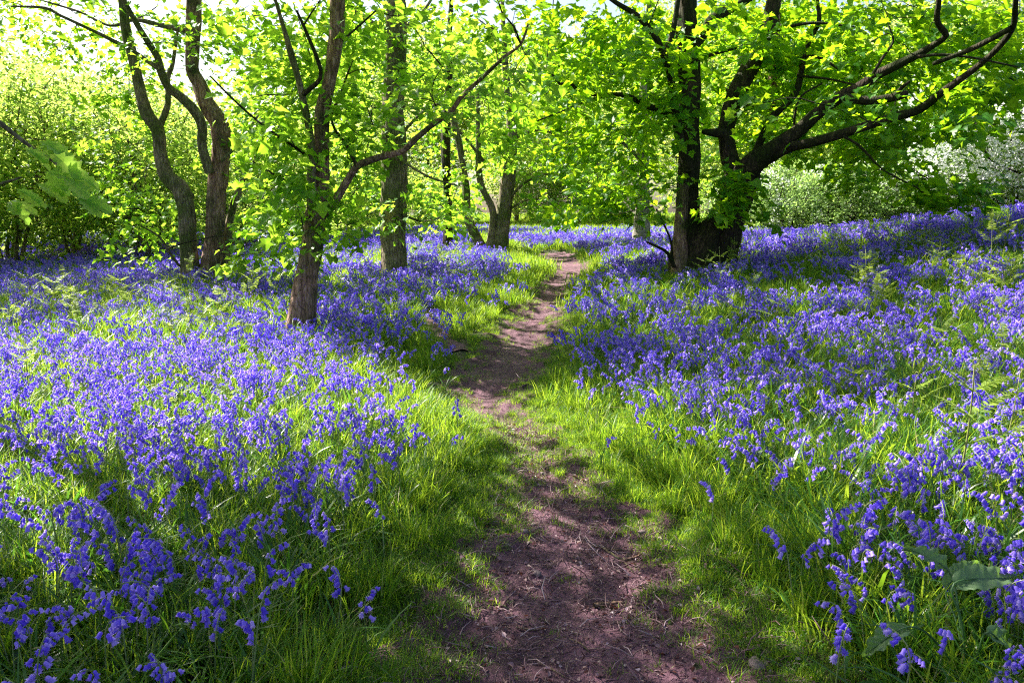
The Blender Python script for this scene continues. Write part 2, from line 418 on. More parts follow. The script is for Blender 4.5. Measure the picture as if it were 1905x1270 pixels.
def leaves(P0, tip, nrm, size, outline, fold=0.12):
    """flat lobed leaves: P0 base, tip direction, face normal"""
    n = len(P0)
    tip = norm(tip); nrm = norm(nrm - tip * np.sum(nrm * tip, -1, keepdims=True)); side = np.cross(tip, nrm)
    k = len(outline)
    if outline is DIA:
        loc = outline; zz = np.array([0, fold, -fold * 0.5, fold])
        V = P0[:, None] + size[:, None, None] * (loc[None, :, 0:1] * side[:, None] + loc[None, :, 1:2] * tip[:, None] + zz[None, :, None] * nrm[:, None])
        b = np.arange(n)[:, None] * 4
        F = np.concatenate([b + np.array([[0, 1, 2]]), b + np.array([[0, 2, 3]])])
        return V.reshape(-1, 3), F
    loc = np.vstack([[0, 0.38], outline])
    zz = np.abs(loc[:, 0]) * fold * 2.0 - 0.25 * (loc[:, 1] - 0.3) ** 2
    V = P0[:, None] + size[:, None, None] * (loc[None, :, 0:1] * side[:, None] + loc[None, :, 1:2] * tip[:, None] + zz[None, :, None] * nrm[:, None])
    q = np.arange(k)
    tri = np.stack([np.zeros(k, int), 1 + q, 1 + (q + 1) % k], -1)
    F = (np.arange(n)[:, None, None] * (k + 1) + tri[None]).reshape(-1, 3)
    return V.reshape(-1, 3), F

def grow(acc, nodes, targets, r, nleaf, lsize, outline, spread=0.33, flat=0.35, droop=0.35, twig_sides=4, trunk_c=None, rtw=1.0, leafm=0, twigm=1, origin_bias=0.35, tw_min=0.0025):
    """join every target to the nearest branch node with a curved twig, then hang a spray of leaves round it"""
    nodes = np.asarray(nodes, float)
    c = nodes.mean(0) if trunk_c is None else np.asarray(trunk_c, float)
    buf = np.zeros((len(nodes) + len(targets) * 7, 3)); nn = len(nodes); buf[:nn] = nodes
    d0 = np.array([np.min(np.sum((nodes - t) ** 2, 1)) for t in targets])
    order = np.argsort(d0)
    dirs = np.zeros((len(targets), 3))
    for oi in order:
        t = targets[oi]
        D = np.sum((buf[:nn] - t) ** 2, 1) ** 0.5 + np.maximum(buf[:nn, 2] - t[2], 0) * 0.5
        j = int(np.argmin(D)); a = buf[j].copy(); v = t - a; L = np.linalg.norm(v)
        if L < 0.05: dirs[oi] = norm(t - c); continue
        k = 5 if L > 0.5 else 3
        s = np.linspace(0, 1, k + 1)[:, None]
        bend = norm(np.cross(v, r.normal(size=3))) * L * r.uniform(0.03, 0.14)
        up = np.array([0, 0, 1.0]) * L * r.uniform(-0.02, 0.12)
        pts = a + v * s + (bend + up) * np.sin(s * math.pi) + np.sin(s * math.pi) * r.normal(size=(k + 1, 3)) * 0.03 * L
        r0 = (0.0045 + 0.0075 * min(L, 2.0)) * rtw
        V, F = tube(pts, np.linspace(r0, tw_min * rtw, k + 1), twig_sides, cap=False)
        acc.add(V, F, twigm)
        buf[nn:nn + k] = pts[1:]; nn += k
        dirs[oi] = norm(pts[-1] - pts[-2])
    T = np.repeat(targets, nleaf, 0); Dr = np.repeat(dirs, nleaf, 0)
    Dr[:, 2] *= 0.3; Dr = norm(Dr + 1e-6)
    n = len(T)
    Sd = np.stack([-Dr[:, 1], Dr[:, 0], np.zeros(n)], -1)
    al = r.uniform(-1.0, 1.0, n); la = r.normal(0, 0.5, n) * (1.15 - 0.4 * al); ve = r.normal(0, flat, n)
    Pp = T + spread * (Dr * al[:, None] + Sd * la[:, None]) + np.stack([np.zeros(n), np.zeros(n), spread * (ve - 0.25 * al ** 2 - 0.12 * np.abs(la))], -1)
    tipd = Dr * 0.6 + Sd * (np.sign(la) * r.uniform(0.2, 1.0, n))[:, None] + r.normal(0, 0.35, (n, 3)); tipd[:, 2] -= droop
    tl = np.repeat(r.normal(0, .30, (len(targets), 2)), nleaf, 0)
    nr = np.stack([r.normal(0, 0.30, n) + tl[:, 0], r.normal(0, 0.30, n) + tl[:, 1], np.ones(n)], -1)
    sz = lsize * np.clip(r.lognormal(-.12, .30, n), .4, 1.5) * np.repeat(r.uniform(.8, 1.15, len(targets)), nleaf)
    V, F = leaves(Pp, tipd, nr, sz, outline)
    acc.add(V, F, leafm, smooth=False)

def px_branch(depth, pts, d0=0.0, d1=0.0, extend=0, step=0.10):
    """pts: (px, py, width px) -> resampled world points and radii at real depths"""
    n = len(pts)
    W = []
    for i, (a, b, w) in enumerate(pts):
        d = depth + d0 + (d1 - d0) * i / max(1, n - 1)
        W.append([*P(a, b, d), w / 2 * d / FPX])
    W = np.array(W)
    if extend:
        dr = norm(W[-1, :3] - W[-2, :3]); r0 = W[-1, 3]
        for k in range(1, 5):
            dr = norm(dr + np.array([0.05 * math.sin(k * 2 + depth), 0.04 * math.cos(k * 3), 0.12]))
            W = np.vstack([W, [*(W[-1, :3] + dr * extend / 4), r0 * (1 - 0.2 * k)]])
    C = catmull(W, step)
    C[:, 3] = np.maximum(C[:, 3], 0.004)
    return C

def near_tree(name, label, cat, base_px, trunks, limbs, crown, bark, leafm, group=None, seed=1, lsize=0.13, nleaf=20):
    """trunks: px polylines that start at the ground; limbs: px polylines springing from them; crown: px boxes with depth ranges"""
    r = np.random.default_rng(seed)
    b0 = hit(*base_px); sh = .20 * FPX / b0[1]; b0 = hit(base_px[0], base_px[1] + sh); depth = float(b0[1])
    trunks = [([(2 * p_[0][0] - p_[1][0] if False else p_[0][0], p_[0][1] + sh, p_[0][2] * 1.12)] + list(p_), k_) for p_, k_ in trunks]
    root = empty(name, (b0[0], b0[1], float(zground(b0[0], b0[1]))))
    tag(root, label, cat, group)
    off = np.array(root.location)
    nodes = []
    def mk(part, pts, kw, flare, sides):
        C = px_branch(depth, pts, kw.get('d0', 0), kw.get('d1', 0), kw.get('ext', 0), 0.06 if flare else 0.09)
        if flare:
            C = np.vstack([[C[0, 0], C[0, 1], C[0, 2] - 0.30, C[0, 3] * 1.05], [C[0, 0], C[0, 1], C[0, 2] - 0.12, C[0, 3] * 1.02], C])
        big = C[0, 3] > 0.03
        V, F = tube(C[:, :3], C[:, 3], sides if big else 7, 0.16 if flare else 0.075, flare, seed * 31 + len(nodes))
        a = Acc(); a.add(V, F, 0)
        for (t, s) in kw.get('burr', []):          # bark burrs
            i = int(t * (len(C) - 1)); 
            for q in range(3):
                th = r.uniform(0, 6.28); c0 = C[i, :3] + np.array([math.cos(th), math.sin(th), r.uniform(-.4, .4)]) * C[i, 3] * 0.75
                u = np.linspace(0.15, math.pi - .15, 7)
                pts2 = c0 + np.stack([0 * u, 0 * u, -np.cos(u) * s * C[i, 3]], -1)
                V, F = tube(pts2, np.sin(u) * s * C[i, 3] * 0.9, 10, 0.4, 0, q + i)
                a.add(V, F, 0)
        o = obj(part, a.mesh(part, [M[kw.get('mat', bark)]], off), root)
        sub = C[::3, :3]
        nodes.extend(sub[sub[:, 2] > 1.0 + (0.0 if not flare else 0.9)])
        return o
    for pts, kw in trunks: mk('trunk', pts, kw, 0.9, 26)
    for pts, kw in limbs: mk('limb', pts, kw, 0, 14)
    a = Acc(); nd = np.array(nodes)
    tg = []; hi = []
    for (x0, x1, y0, y1, da, db, n) in crown:
        q = [P(r.uniform(x0, x1), r.uniform(y0, y1), depth + r.uniform(da, db)) for _ in range(n)]
        (hi if y1 <= 5 else tg).extend(q)
    grow(a, nd, np.array(tg), r, nleaf, lsize, SYC)
    if hi: grow(a, nd[nd[:, 2] > 3] if (nd[:, 2] > 3).sum() > 5 else nd, np.array(hi), r, nleaf, lsize * 1.15, SIMPLE, spread=0.42)
    obj('crown', a.mesh('crown', [M[leafm], M['twig']], off), root)
    return root

near_tree('sycamore_tree', 'forked tree with several mossy stems rising from one base, farthest left of the big trunks', 'tree', (385, 520),
    [([(354, 520, 34), (349, 440, 31), (347, 391, 30), (337, 352, 28), (312, 327, 25), (298, 288, 22), (293, 244, 22), (273, 210, 22), (259, 161, 20), (249, 112, 18), (234, 59, 16), (229, 8, 14)], dict(ext=3, burr=[(.22, .5)])),
     ([(388, 520, 38), (400, 440, 32), (403, 366, 33), (410, 293, 31), (408, 234, 34), (386, 195, 30), (371, 156, 25), (357, 127, 23), (359, 59, 24), (361, 8, 24)], dict(d0=.1, d1=.3, ext=4, mat='bark_red')),
     ([(420, 516, 22), (421, 460, 18), (432, 392, 14), (448, 345, 11), (459, 310, 8)], dict(d0=.3, d1=.6))],
    [([(390, 322, 18), (376, 273, 17), (376, 234, 17), (361, 205, 18), (337, 181, 16), (312, 161, 14), (298, 127, 14), (293, 107, 12), (278, 83, 11), (254, 44, 10), (234, 8, 9)], dict(d0=.0, d1=-.8, ext=2)),
     ([(296, 236, 14), (312, 195, 11), (312, 146, 9), (321, 120, 7), (330, 60, 5)], dict(d0=0, d1=.5)),
     ([(298, 130, 9), (244, 93, 7), (210, 76, 7), (185, 63, 6), (112, 29, 5), (83, 15, 5), (20, 12, 3)], dict(d0=-.5, d1=-1.5)),
     ([(358, 60, 11), (293, 46, 9), (249, 37, 7), (205, 48, 5), (147, 22, 4), (90, 5, 3)], dict(d0=.3, d1=.8)),
     ([(349, 505, 6), (332, 492, 5), (316, 470, 5), (296, 440, 4), (262, 420, 3)], dict(d0=0, d1=-.5)),
     ([(410, 300, 7), (450, 262, 5), (480, 215, 4)], dict(d0=0, d1=.6))],
    [(20, 460, 10, 110, -1.5, 3, 34), (120, 300, 100, 330, 0.3, 3, 26), (390, 560, 60, 330, 0, 2.5, 46), (430, 570, 385, 500, -1.6, -0.3, 20), (180, 350, 330, 490, 0.3, 2, 22), (-60, 520, -650, 0, -2.5, 3, 150)],
    'bark', 'syc', seed=3, lsize=.12, nleaf=26)

near_tree('sycamore_tree', 'reddish trunk leaning slightly in the bluebells with one long bare branch arching rightwards', 'tree', (561, 602),
    [([(559, 602, 50), (564, 560, 44), (571, 513, 40), (581, 464, 38), (586, 405, 38), (593, 371, 34), (598, 332, 28), (598, 273, 28), (600, 210, 28), (615, 146, 22), (625, 73, 24), (627, 8, 24)], dict(ext=3.5, mat='bark_red', burr=[(.38, .4)]))],
    [([(583, 392, 24), (579, 342, 19), (581, 293, 15), (574, 234, 13), (564, 186, 12), (554, 142, 11), (542, 103, 12), (530, 60, 8), (515, 10, 6)], dict(d0=-.05, d1=-.5, ext=1.5, mat='bark')),
     ([(600, 396, 20), (617, 384, 17), (646, 337, 14), (664, 310, 13), (705, 293, 12), (749, 281, 11), (778, 254, 10), (812, 227, 9), (839, 210, 9), (856, 183, 8), (900, 142, 7), (939, 105, 6), (969, 83, 5), (983, 44, 4)], dict(d0=-.05, d1=-1.0, mat='bark_red')),
     ([(664, 311, 7), (646, 273, 6), (622, 239, 5), (617, 210, 5), (629, 186, 4), (656, 112, 3)], dict(d0=-.3, d1=.3)),
     ([(583, 296, 7), (537, 266, 5), (488, 232, 4), (439, 190, 4), (391, 142, 3)], dict(d0=0, d1=-1.0)),
     ([(564, 176, 10), (596, 146, 7), (591, 112, 7), (571, 63, 6), (552, 20, 4)], dict(d0=-.3, d1=-.6)),
     ([(620, 90, 6), (655, 60, 4), (700, 20, 3)], dict(d0=0, d1=.5)),
     ([(575, 355, 5), (520, 330, 4), (470, 300, 3)], dict(d0=0, d1=-.5))],
    [(450, 700, 10, 200, -.3, 2.0, 52), (470, 560, 200, 300, -1, 1, 12), (610, 700, 190, 310, -.5, 1, 10), (490, 570, 320, 520, -0.9, 0.6, 16), (600, 680, 330, 440, -.5, .8, 8), (760, 1000, 20, 200, -1.3, 1, 20), (380, 900, -560, 0, -2, 2.5, 90)],
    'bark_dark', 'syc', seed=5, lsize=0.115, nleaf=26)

near_tree('sycamore_tree', 'straight single grey-brown trunk with dark burrs standing in bluebells behind the leaning reddish tree', 'tree', (733, 503),
    [([(733, 503, 50), (732, 440, 44), (732, 390, 46), (733, 293, 43), (732, 195, 40), (734, 122, 36), (737, 60, 34), (738, 8, 32)], dict(ext=6, mat='bark', burr=[(.13, .45), (.3, .35), (.37, .3), (.52, .5), (.6, .3)]))],
    [([(720, 66, 15), (681, 37, 12), (651, 8, 10)], dict(d0=0, d1=-.5, ext=3)),
     ([(748, 58, 9), (775, 35, 7), (797, 8, 5)], dict(d0=0, d1=.4, ext=2)),
     ([(748, 300, 5), (800, 330, 4), (850, 345, 3)], dict(d0=-.2, d1=-.6)),
     ([(748, 400, 5), (790, 412, 4), (830, 400, 3)], dict(d0=-.2, d1=.6)),
     ([(745, 250, 6), (800, 200, 5), (880, 180, 3)], dict(d0=0, d1=.6))],
    [(640, 900, 10, 150, -1, 3, 55), (770, 1000, 130, 300, 0, 3, 40), (620, 700, 120, 380, 0.5, 3, 26), (700, 800, 330, 430, -.8, -.3, 7), (700, 760, 240, 270, -.6, -.3, 2), (770, 900, 330, 440, 0, 2, 14), (560, 1000, -560, 0, -3, 4, 110)],
    'bark', 'syc', seed=7, lsize=0.135)

near_tree('beech_tree', 'cluster of slender splayed stems beside the far bend of the path', 'tree', (915, 461),
    [([(833, 459, 19), (834, 425, 17), (832, 342, 16), (829, 254, 15), (835, 150, 12)], dict(d0=.5, d1=.5, ext=4, mat='bark_dark')),
     ([(896, 462, 18), (871, 405, 15), (866, 342, 13), (856, 278, 12), (844, 225, 12), (835, 180, 8)], dict(ext=2)),
     ([(912, 461, 18), (917, 395, 13), (895, 342, 11), (890, 283, 10), (889, 234, 8), (889, 190, 6)], dict(d0=-.1, d1=-.3, ext=2)),
     ([(928, 461, 34), (937, 400, 27), (944, 342, 25), (949, 293, 23), (952, 254, 20), (948, 200, 14)], dict(ext=4))],
    [([(952, 262, 12), (988, 244, 8), (1017, 242, 7), (1052, 264, 6), (1120, 312, 4)], dict(d0=0, d1=-.6)),
     ([(900, 300, 6), (870, 262, 5), (850, 240, 4)], dict()),
     ([(940, 380, 7), (970, 345, 5), (1010, 325, 4), (1060, 330, 3)], dict(d0=0, d1=-.6)),
     ([(930, 405, 5), (955, 385, 4), (985, 370, 3)], dict())],
    [(800, 1100, 60, 330, -1, 4, 110), (980, 1130, 300, 400, -1, 1.5, 16), (790, 900, 330, 420, .5, 3, 16), (750, 1150, -300, 0, -3, 5, 80)],
    'bark', 'syc', seed=9, lsize=0.15, nleaf=22)

near_tree('sycamore_tree', 'pale grey trunk standing alone in sunlit bluebells beyond the path', 'tree', (1193, 450),
    [([(1193, 450, 31), (1194, 415, 27), (1194, 389, 26), (1196, 300, 22), (1196, 213, 18), (1200, 120, 14)], dict(ext=4, mat='bark_pale', burr=[(.12, .4)]))],
    [([(1195, 300, 8), (1150, 260, 5), (1100, 240, 4)], dict()), ([(1197, 240, 8), (1240, 190, 6), (1290, 160, 4)], dict(d1=1))],
    [(1080, 1340, 100, 370, -1, 4, 90), (1000, 1400, -250, 100, -3, 4, 90)],
    'bark_pale', 'syc', seed=11, lsize=0.16, nleaf=22)

near_tree('old_sycamore_tree', 'big old many-stemmed dark tree on the bank, heavy limbs sweeping to the right', 'tree', (1300, 498),
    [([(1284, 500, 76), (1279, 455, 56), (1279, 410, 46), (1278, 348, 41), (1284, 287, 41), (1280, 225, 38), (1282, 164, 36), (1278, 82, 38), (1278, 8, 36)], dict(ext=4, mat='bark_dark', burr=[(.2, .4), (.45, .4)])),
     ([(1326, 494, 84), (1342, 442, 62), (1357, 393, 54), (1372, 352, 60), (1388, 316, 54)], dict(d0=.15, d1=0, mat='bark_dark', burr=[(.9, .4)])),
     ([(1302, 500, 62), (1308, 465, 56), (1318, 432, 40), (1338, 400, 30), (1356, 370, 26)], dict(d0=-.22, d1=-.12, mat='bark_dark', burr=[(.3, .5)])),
     ([(1268, 500, 34), (1266, 455, 26), (1268, 400, 22), (1272, 345, 18)], dict(d0=-.28, d1=-.16, mat='bark_red'))],  # reddish base; the paler bark colour stands in for the lit left edge
    [([(1282, 318, 18), (1262, 246, 17), (1254, 184, 15), (1246, 135, 13), (1233, 98, 13), (1217, 66, 11), (1184, 29, 10), (1147, 6, 8)], dict(d0=-.25, d1=-.8, ext=1.5)),
     ([(1233, 100, 9), (1250, 66, 10), (1260, 8, 9)], dict(d0=-.5, d1=-.3, ext=2)),
     ([(1256, 218, 13), (1205, 197, 11), (1164, 178, 9), (1131, 176, 8), (1082, 174, 7), (1061, 154, 6), (1041, 156, 5), (1025, 135, 4), (1000, 119, 3)], dict(d0=-.2, d1=-1.3)),
     ([(1131, 177, 6), (1082, 192, 4), (1041, 209, 3), (1000, 225, 3)], dict(d0=-.8, d1=-1.4)),
     ([(1282, 88, 28), (1300, 70, 26), (1323, 41, 23), (1352, 20, 18), (1377, 8, 14)], dict(d0=0, d1=.5, ext=2.5)),
     ([(1376, 352, 42), (1360, 305, 34), (1352, 262, 30), (1353, 229, 30), (1369, 176, 32), (1397, 123, 32), (1426, 61, 28), (1438, 8, 26)], dict(d0=.0, d1=.6, ext=4)),
     ([(1345, 248, 18), (1325, 247, 14), (1308, 245, 9)], dict(d0=-.05, d1=-.2)),
     ([(1378, 330, 46), (1404, 303, 42), (1433, 281, 31), (1482, 246, 25), (1523, 209, 22), (1564, 180, 20), (1597, 164, 20), (1629, 141, 18), (1666, 123, 17), (1707, 102, 14), (1740, 82, 12), (1760, 66, 11), (1744, 41, 10), (1746, 8, 9)], dict(d0=-.05, d1=-2.2, ext=1.5)),
     ([(1405, 308, 28), (1433, 292, 23), (1470, 274, 19), (1506, 266, 18), (1564, 250, 17), (1617, 233, 16), (1666, 217, 16), (1711, 203, 15), (1752, 172, 13), (1793, 143, 12), (1834, 111, 11), (1867, 78, 11), (1885, 49, 10), (1889, 8, 9)], dict(d0=-.1, d1=-3.0, ext=1.5)),
     ([(1568, 182, 15), (1617, 188, 15), (1662, 181, 15), (1686, 175, 13)], dict(d0=-1.1, d1=-1.6)),
     ([(1664, 180, 9), (1678, 163, 7), (1692, 152, 5)], dict(d0=-1.5, d1=-1.7)),
     ([(1882, 52, 11), (1842, 74, 10), (1801, 94, 9), (1736, 119, 7)], dict(d0=-2.9, d1=-2.2)),
     ([(1707, 106, 6), (1752, 102, 5), (1810, 108, 4), (1893, 125, 3)], dict(d0=-2.0, d1=-2.6)),
     ([(1400, 300, 16), (1420, 250, 14), (1440, 215, 14), (1478, 176, 12), (1490, 135, 11), (1498, 94, 10), (1523, 41, 8), (1521, 8, 6)], dict(d0=.1, d1=.4, ext=1.5)),
     ([(1496, 104, 6), (1525, 108, 6), (1564, 131, 4)], dict(d0=.2, d1=-.2)),
     ([(1432, 60, 8), (1482, 47, 6), (1523, 43, 5), (1592, 51, 3)], dict(d0=.5, d1=-.2)),
     ([(1621, 143, 6), (1646, 102, 5), (1662, 78, 4), (1654, 49, 3)], dict(d0=-1.4, d1=-1.5)),
     ([(1490, 142, 5), (1540, 147, 4), (1590, 158, 3)], dict(d0=.2, d1=-.3)),
     ([(1568, 254, 5), (1597, 270, 5), (1629, 303, 4), (1654, 323, 3), (1728, 360, 3)], dict(d0=-1.3, d1=-1.6)),
     ([(1300, 110, 8), (1330, 100, 6), (1370, 90, 4)], dict()),
     ([(1480, 246, 5), (1478, 220, 4), (1490, 180, 4), (1530, 155, 3)], dict(d0=-.4, d1=-.8)),
     ([(1254, 496, 8), (1242, 471, 6), (1225, 460, 5), (1203, 450, 4)], dict(d0=-.4, d1=-.7)),
     ([(1252, 492, 6), (1250, 471, 5), (1246, 442, 4), (1221, 389, 3)], dict(d0=-.4, d1=-.6))],
    [(1000, 1260, 10, 240, -1.5, 3, 105), (1010, 1240, 240, 400, 0, 2.5, 36), (1040, 1240, 370, 425, -1, 1, 10), (1260, 1450, 10, 300, -0.5, 3, 60), (1285, 1430, 315, 425, -1.2, -.5, 10), (1250, 1320, 60, 330, -1.0, -.4, 4), (1400, 1850, 60, 250, -3.1, -1.6, 9),
     (1400, 1900, 10, 120, -.6, 3.5, 120), (1440, 1800, 110, 230, -.3, 3, 84), (1450, 1700, 240, 300, -.6, 2, 24), (1560, 1700, 290, 345, -1.5, 0, 9), (1690, 1850, 335, 378, -1.6, -.8, 13), (1750, 1860, 130, 250, -2.0, 0, 24), (1840, 1900, 60, 210, -.5, 1.5, 16),
     (950, 1950, -620, 0, -4, 4, 140)],
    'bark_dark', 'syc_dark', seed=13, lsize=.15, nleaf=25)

near_tree('sycamore_tree', 'rough brown upright trunk seen behind the forks of the big old tree', 'tree', (1368, 470),
    [([(1366, 470, 22), (1375, 400, 22), (1400, 300, 20), (1436, 217, 20), (1439, 119, 19), (1442, 20, 17)], dict(ext=4, mat='bark_red'))],
    [([(1438, 214, 10), (1405, 200, 9), (1380, 195, 8), (1350, 165, 5)], dict(d0=-.2, d1=-.4, mat='bark_red')), ([(1440, 120, 8), (1500, 80, 5)], dict())],
    [(1340, 1620, 20, 250, 0.3, 3.5, 70), (1300, 1650, -400, 0, -1, 4, 70)],
    'bark_red', 'syc', seed=17)

# oak whose trunk stands just out of frame; one leafy branch hangs into the picture at the left
def oak_tree():
    r = np.random.default_rng(21)
    dep = 3.6
    bx, by = -3.6, 3.5
    root = empty('oak_tree', (bx, by, float(zground(bx, by))))
    tag(root, 'oak with large lobed leaves drooping in at the left edge, closest to the viewer', 'tree')
    off = np.array(root.location)
    tr = catmull(np.array([[bx, by, off[2] - .3, .17], [bx, by, off[2] + .2, .15], [bx - .05, by + .05, 1.5, .12], [bx + .05, by, 3.0, .11], [bx, by - .1, 5.0, .08], [bx + .1, by, 7.0, .03]]), 0.08)
    a = Acc(); V, F = tube(tr[:, :3], tr[:, 3], 18, .12, .5, 2); a.add(V, F)
    obj('trunk', a.mesh('trunk', [M['bark']], off), root)
    lm = [np.vstack([[bx + .05, by, 3.0, .05], [*P(-160, 120, dep), .03], [*P(-20, 215, dep), .014], [*P(60, 275, dep), .007], [*P(130, 320, dep), .004]]),
          np.vstack([[bx, by, 2.2, .03], [*P(-150, 370, dep), .015], [*P(-30, 350, dep), .008], [*P(40, 330, dep), .004]]),
          np.array([[bx, by, 4.2, .05], [bx + .9, by + .5, 5.0, .03], [bx + 1.8, by + .6, 5.4, .012]]),
          np.array([[bx, by, 3.6, .05], [bx - .9, by - .3, 4.4, .03], [bx - 1.8, by - .6, 4.8, .012]]),
          np.array([[bx, by, 4.8, .05], [bx + .3, by - 1, 5.6, .03], [bx + .6, by - 2.2, 6.0, .012]])]
    nodes = list(tr[tr[:, 2] > 3][::4, :3])
    for l in lm:
        C = catmull(l, 0.06); a = Acc(); V, F = tube(C[:, :3], C[:, 3], 8, .08); a.add(V, F)
        obj('limb', a.mesh('limb', [M['bark']], off), root); nodes.extend(C[::4, :3])
    a = Acc()
    spots = [(45, 275, 0), (75, 262, .05), (100, 285, 0), (85, 318, -.05), (120, 330, 0), (145, 365, .05), (70, 340, .1), (30, 350, 0), (135, 318, .1), (20, 372, .05)]
    t = []; nl = []; base = []
    for (x, y, dd) in spots:
        for k in range(3):
            ax = r.uniform(-.3, 1.3); b = P(x, y, dep + dd + r.uniform(-.1, .1)); base.append(b)
            t.append([0.55 + 0.8 * math.sin(ax), r.uniform(-.8, .3), -0.25 - r.uniform(0, .75)]); nl.append([r.uniform(-.5, .5), r.uniform(-.9, .1), 1])
    V, F = leaves(np.array(base), np.array(t), np.array(nl), r.uniform(.11, .17, len(base)), OAK)
    a.add(V, F, 0, False)
    tg = np.array([[bx + r.normal(0, 1.2), by + r.normal(0, 1.0), r.uniform(4.2, 7.2)] for _ in range(110)])
    grow(a, np.array([q for q in nodes if q[2] > 2.9]), tg, r, 16, .12, SIMPLE, spread=.35)
    obj('crown', a.mesh('crown', [M['oak'], M['twig']], off), root)
oak_tree()

# ------------------------------------------------------------------ trees and bushes behind: prototypes, then copies
def wood_proto(name, seed, H, R, z0, nt, nleaf, lsize, leafm, stems=1, spread=.5, blossom=0, barkm='bark', trunk_r=.16):
    r = np.random.default_rng(seed)
    root = empty(name)
    a = Acc(); nodes = []
    for s in range(stems):
        ang = r.uniform(0, 6.28); ln = 0.0 if stems == 1 else r.uniform(.25, .6)
        top = np.array([math.cos(ang) * ln * R, math.sin(ang) * ln * R, H * r.uniform(.75, .92)])
        b = np.array([math.cos(ang) * .12 * (stems > 1), math.sin(ang) * .12 * (stems > 1), -.25])
        k = 6; W = []
        for i in range(k + 1):
            f = i / k
            q = b * (1 - f) + top * f + np.array([r.normal(0, .10), r.normal(0, .10), 0]) * (0 < i)
            W.append([*q, trunk_r * (1 - .85 * f) * (1 if stems == 1 else .6)])
        C = catmull(np.array(W), .25); V, F = tube(C[:, :3], C[:, 3], 9, .12, .4, seed + s); a.add(V, F); nodes.extend(C[C[:, 2] > z0 * .8][::2, :3])
        for q in range(6):
            i = r.integers(int(len(C) * (.3 if z0 < 4 else .66)), len(C) - 2); an = r.uniform(0, 6.28); Lb = R * r.uniform(.4, .8)
            e = C[i, :3] + np.array([math.cos(an) * Lb, math.sin(an) * Lb, Lb * r.uniform(.1, .7)]); mid = (C[i, :3] + e) / 2 + r.normal(0, .15, 3)
            B = catmull(np.array([[*C[i, :3], C[i, 3] * .6], [*mid, C[i, 3] * .4], [*e, .012]]), .25); V, F = tube(B[:, :3], B[:, 3], 6); a.add(V, F); nodes.extend(B[::2, :3])
    obj('trunk', a.mesh('trunk', [M[barkm]]), root)
    T = []
    lob = r.uniform(0, 6.28, 3)
    while len(T) < nt:
        v = r.normal(size=3); v /= np.linalg.norm(v); q = r.uniform(.15, 1) ** .5
        an = math.atan2(v[1], v[0])
        rr = R * (1 + .22 * math.sin(3 * an + lob[0]) + .15 * math.sin(5 * an + 4 * v[2] + lob[1]))
        p_ = np.array([v[0] * rr * q, v[1] * rr * q, (z0 + H) / 2 + v[2] * (H - z0) / 2 * q * (1 + .1 * math.sin(4 * an + lob[2]))])
        if r.uniform() < .35 + .65 * (math.sin(p_[0] * 2.1 + lob[0]) * math.sin(p_[1] * 2.3 + lob[1]) * math.sin(p_[2] * 2.6) > -.25): T.append(p_)
    a = Acc()
    grow(a, np.array(nodes), np.array(T), r, nleaf, lsize, DIA, spread=spread, twig_sides=3, rtw=1.3, flat=.4)
    if blossom:
        Tb = np.array(T)[r.uniform(size=len(T)) < blossom]
        n = len(Tb) * 48; Q = np.repeat(Tb, 48, 0) + r.normal(0, spread * .5, (n, 3)) + [0, 0, .05]
        V, F = leaves(Q, r.normal(size=(n, 3)), r.normal(0, .5, (n, 3)) + [0, 0, 1], r.uniform(.06, .11, n), DIA); a.add(V, F, 2, False)
    obj('crown', a.mesh('crown', [M[leafm], M['twig'], M['blossom']]), root)
    return root

def copy_thing(src, name=None):
    o = src.copy(); COL.objects.link(o)
    for ch in list(src.children):
        c = ch.copy(); COL.objects.link(c); c.parent = o
    return o

PROTO = {
    'woodland_tree': [wood_proto('woodland_tree', 31 + k, h, R, z0, 620, 24, .20, 'bg', spread=.55) for k, (h, R, z0) in enumerate([(12, 3.9, 1.6), (13, 4.4, 2.2), (11, 4.0, 1.2)])],
    'hazel_bush': [wood_proto('hazel_bush', 41 + k, h, R, .3, 620, 17, .135, 'shrub', stems=6, spread=.36, trunk_r=.09) for k, (h, R) in enumerate([(5.2, 2.5), (4.4, 2.8)])],
    'hawthorn_bush': [wood_proto('hawthorn_bush', 51, 4.2, 2.6, .4, 600, 22, .10, 'grey', stems=5, spread=.32, blossom=.8, trunk_r=.10, barkm='bark_dark')],
    'thorn_bush': [wood_proto('thorn_bush', 61, 3.0, 2.2, .25, 460, 24, .10, 'grey', stems=5, spread=.30, blossom=.05, trunk_r=.09, barkm='bark_dark')],
}
used = set()
def place(kind, px, depth, scale, label, cat, group=None, var=0, zs=1.0):
    src = PROTO[kind][var % len(PROTO[kind])]
    o = src if src.name not in used else copy_thing(src)
    used.add(src.name)
    x = (px - CX) / FPX * depth
    o.location = (x, depth, float(zground(x, depth)) - .03)
    o.rotation_euler = (0, 0, random.uniform(0, 6.28))
    o.scale = (scale, scale, scale * zs)
    tag(o, label, cat, group)
    return o

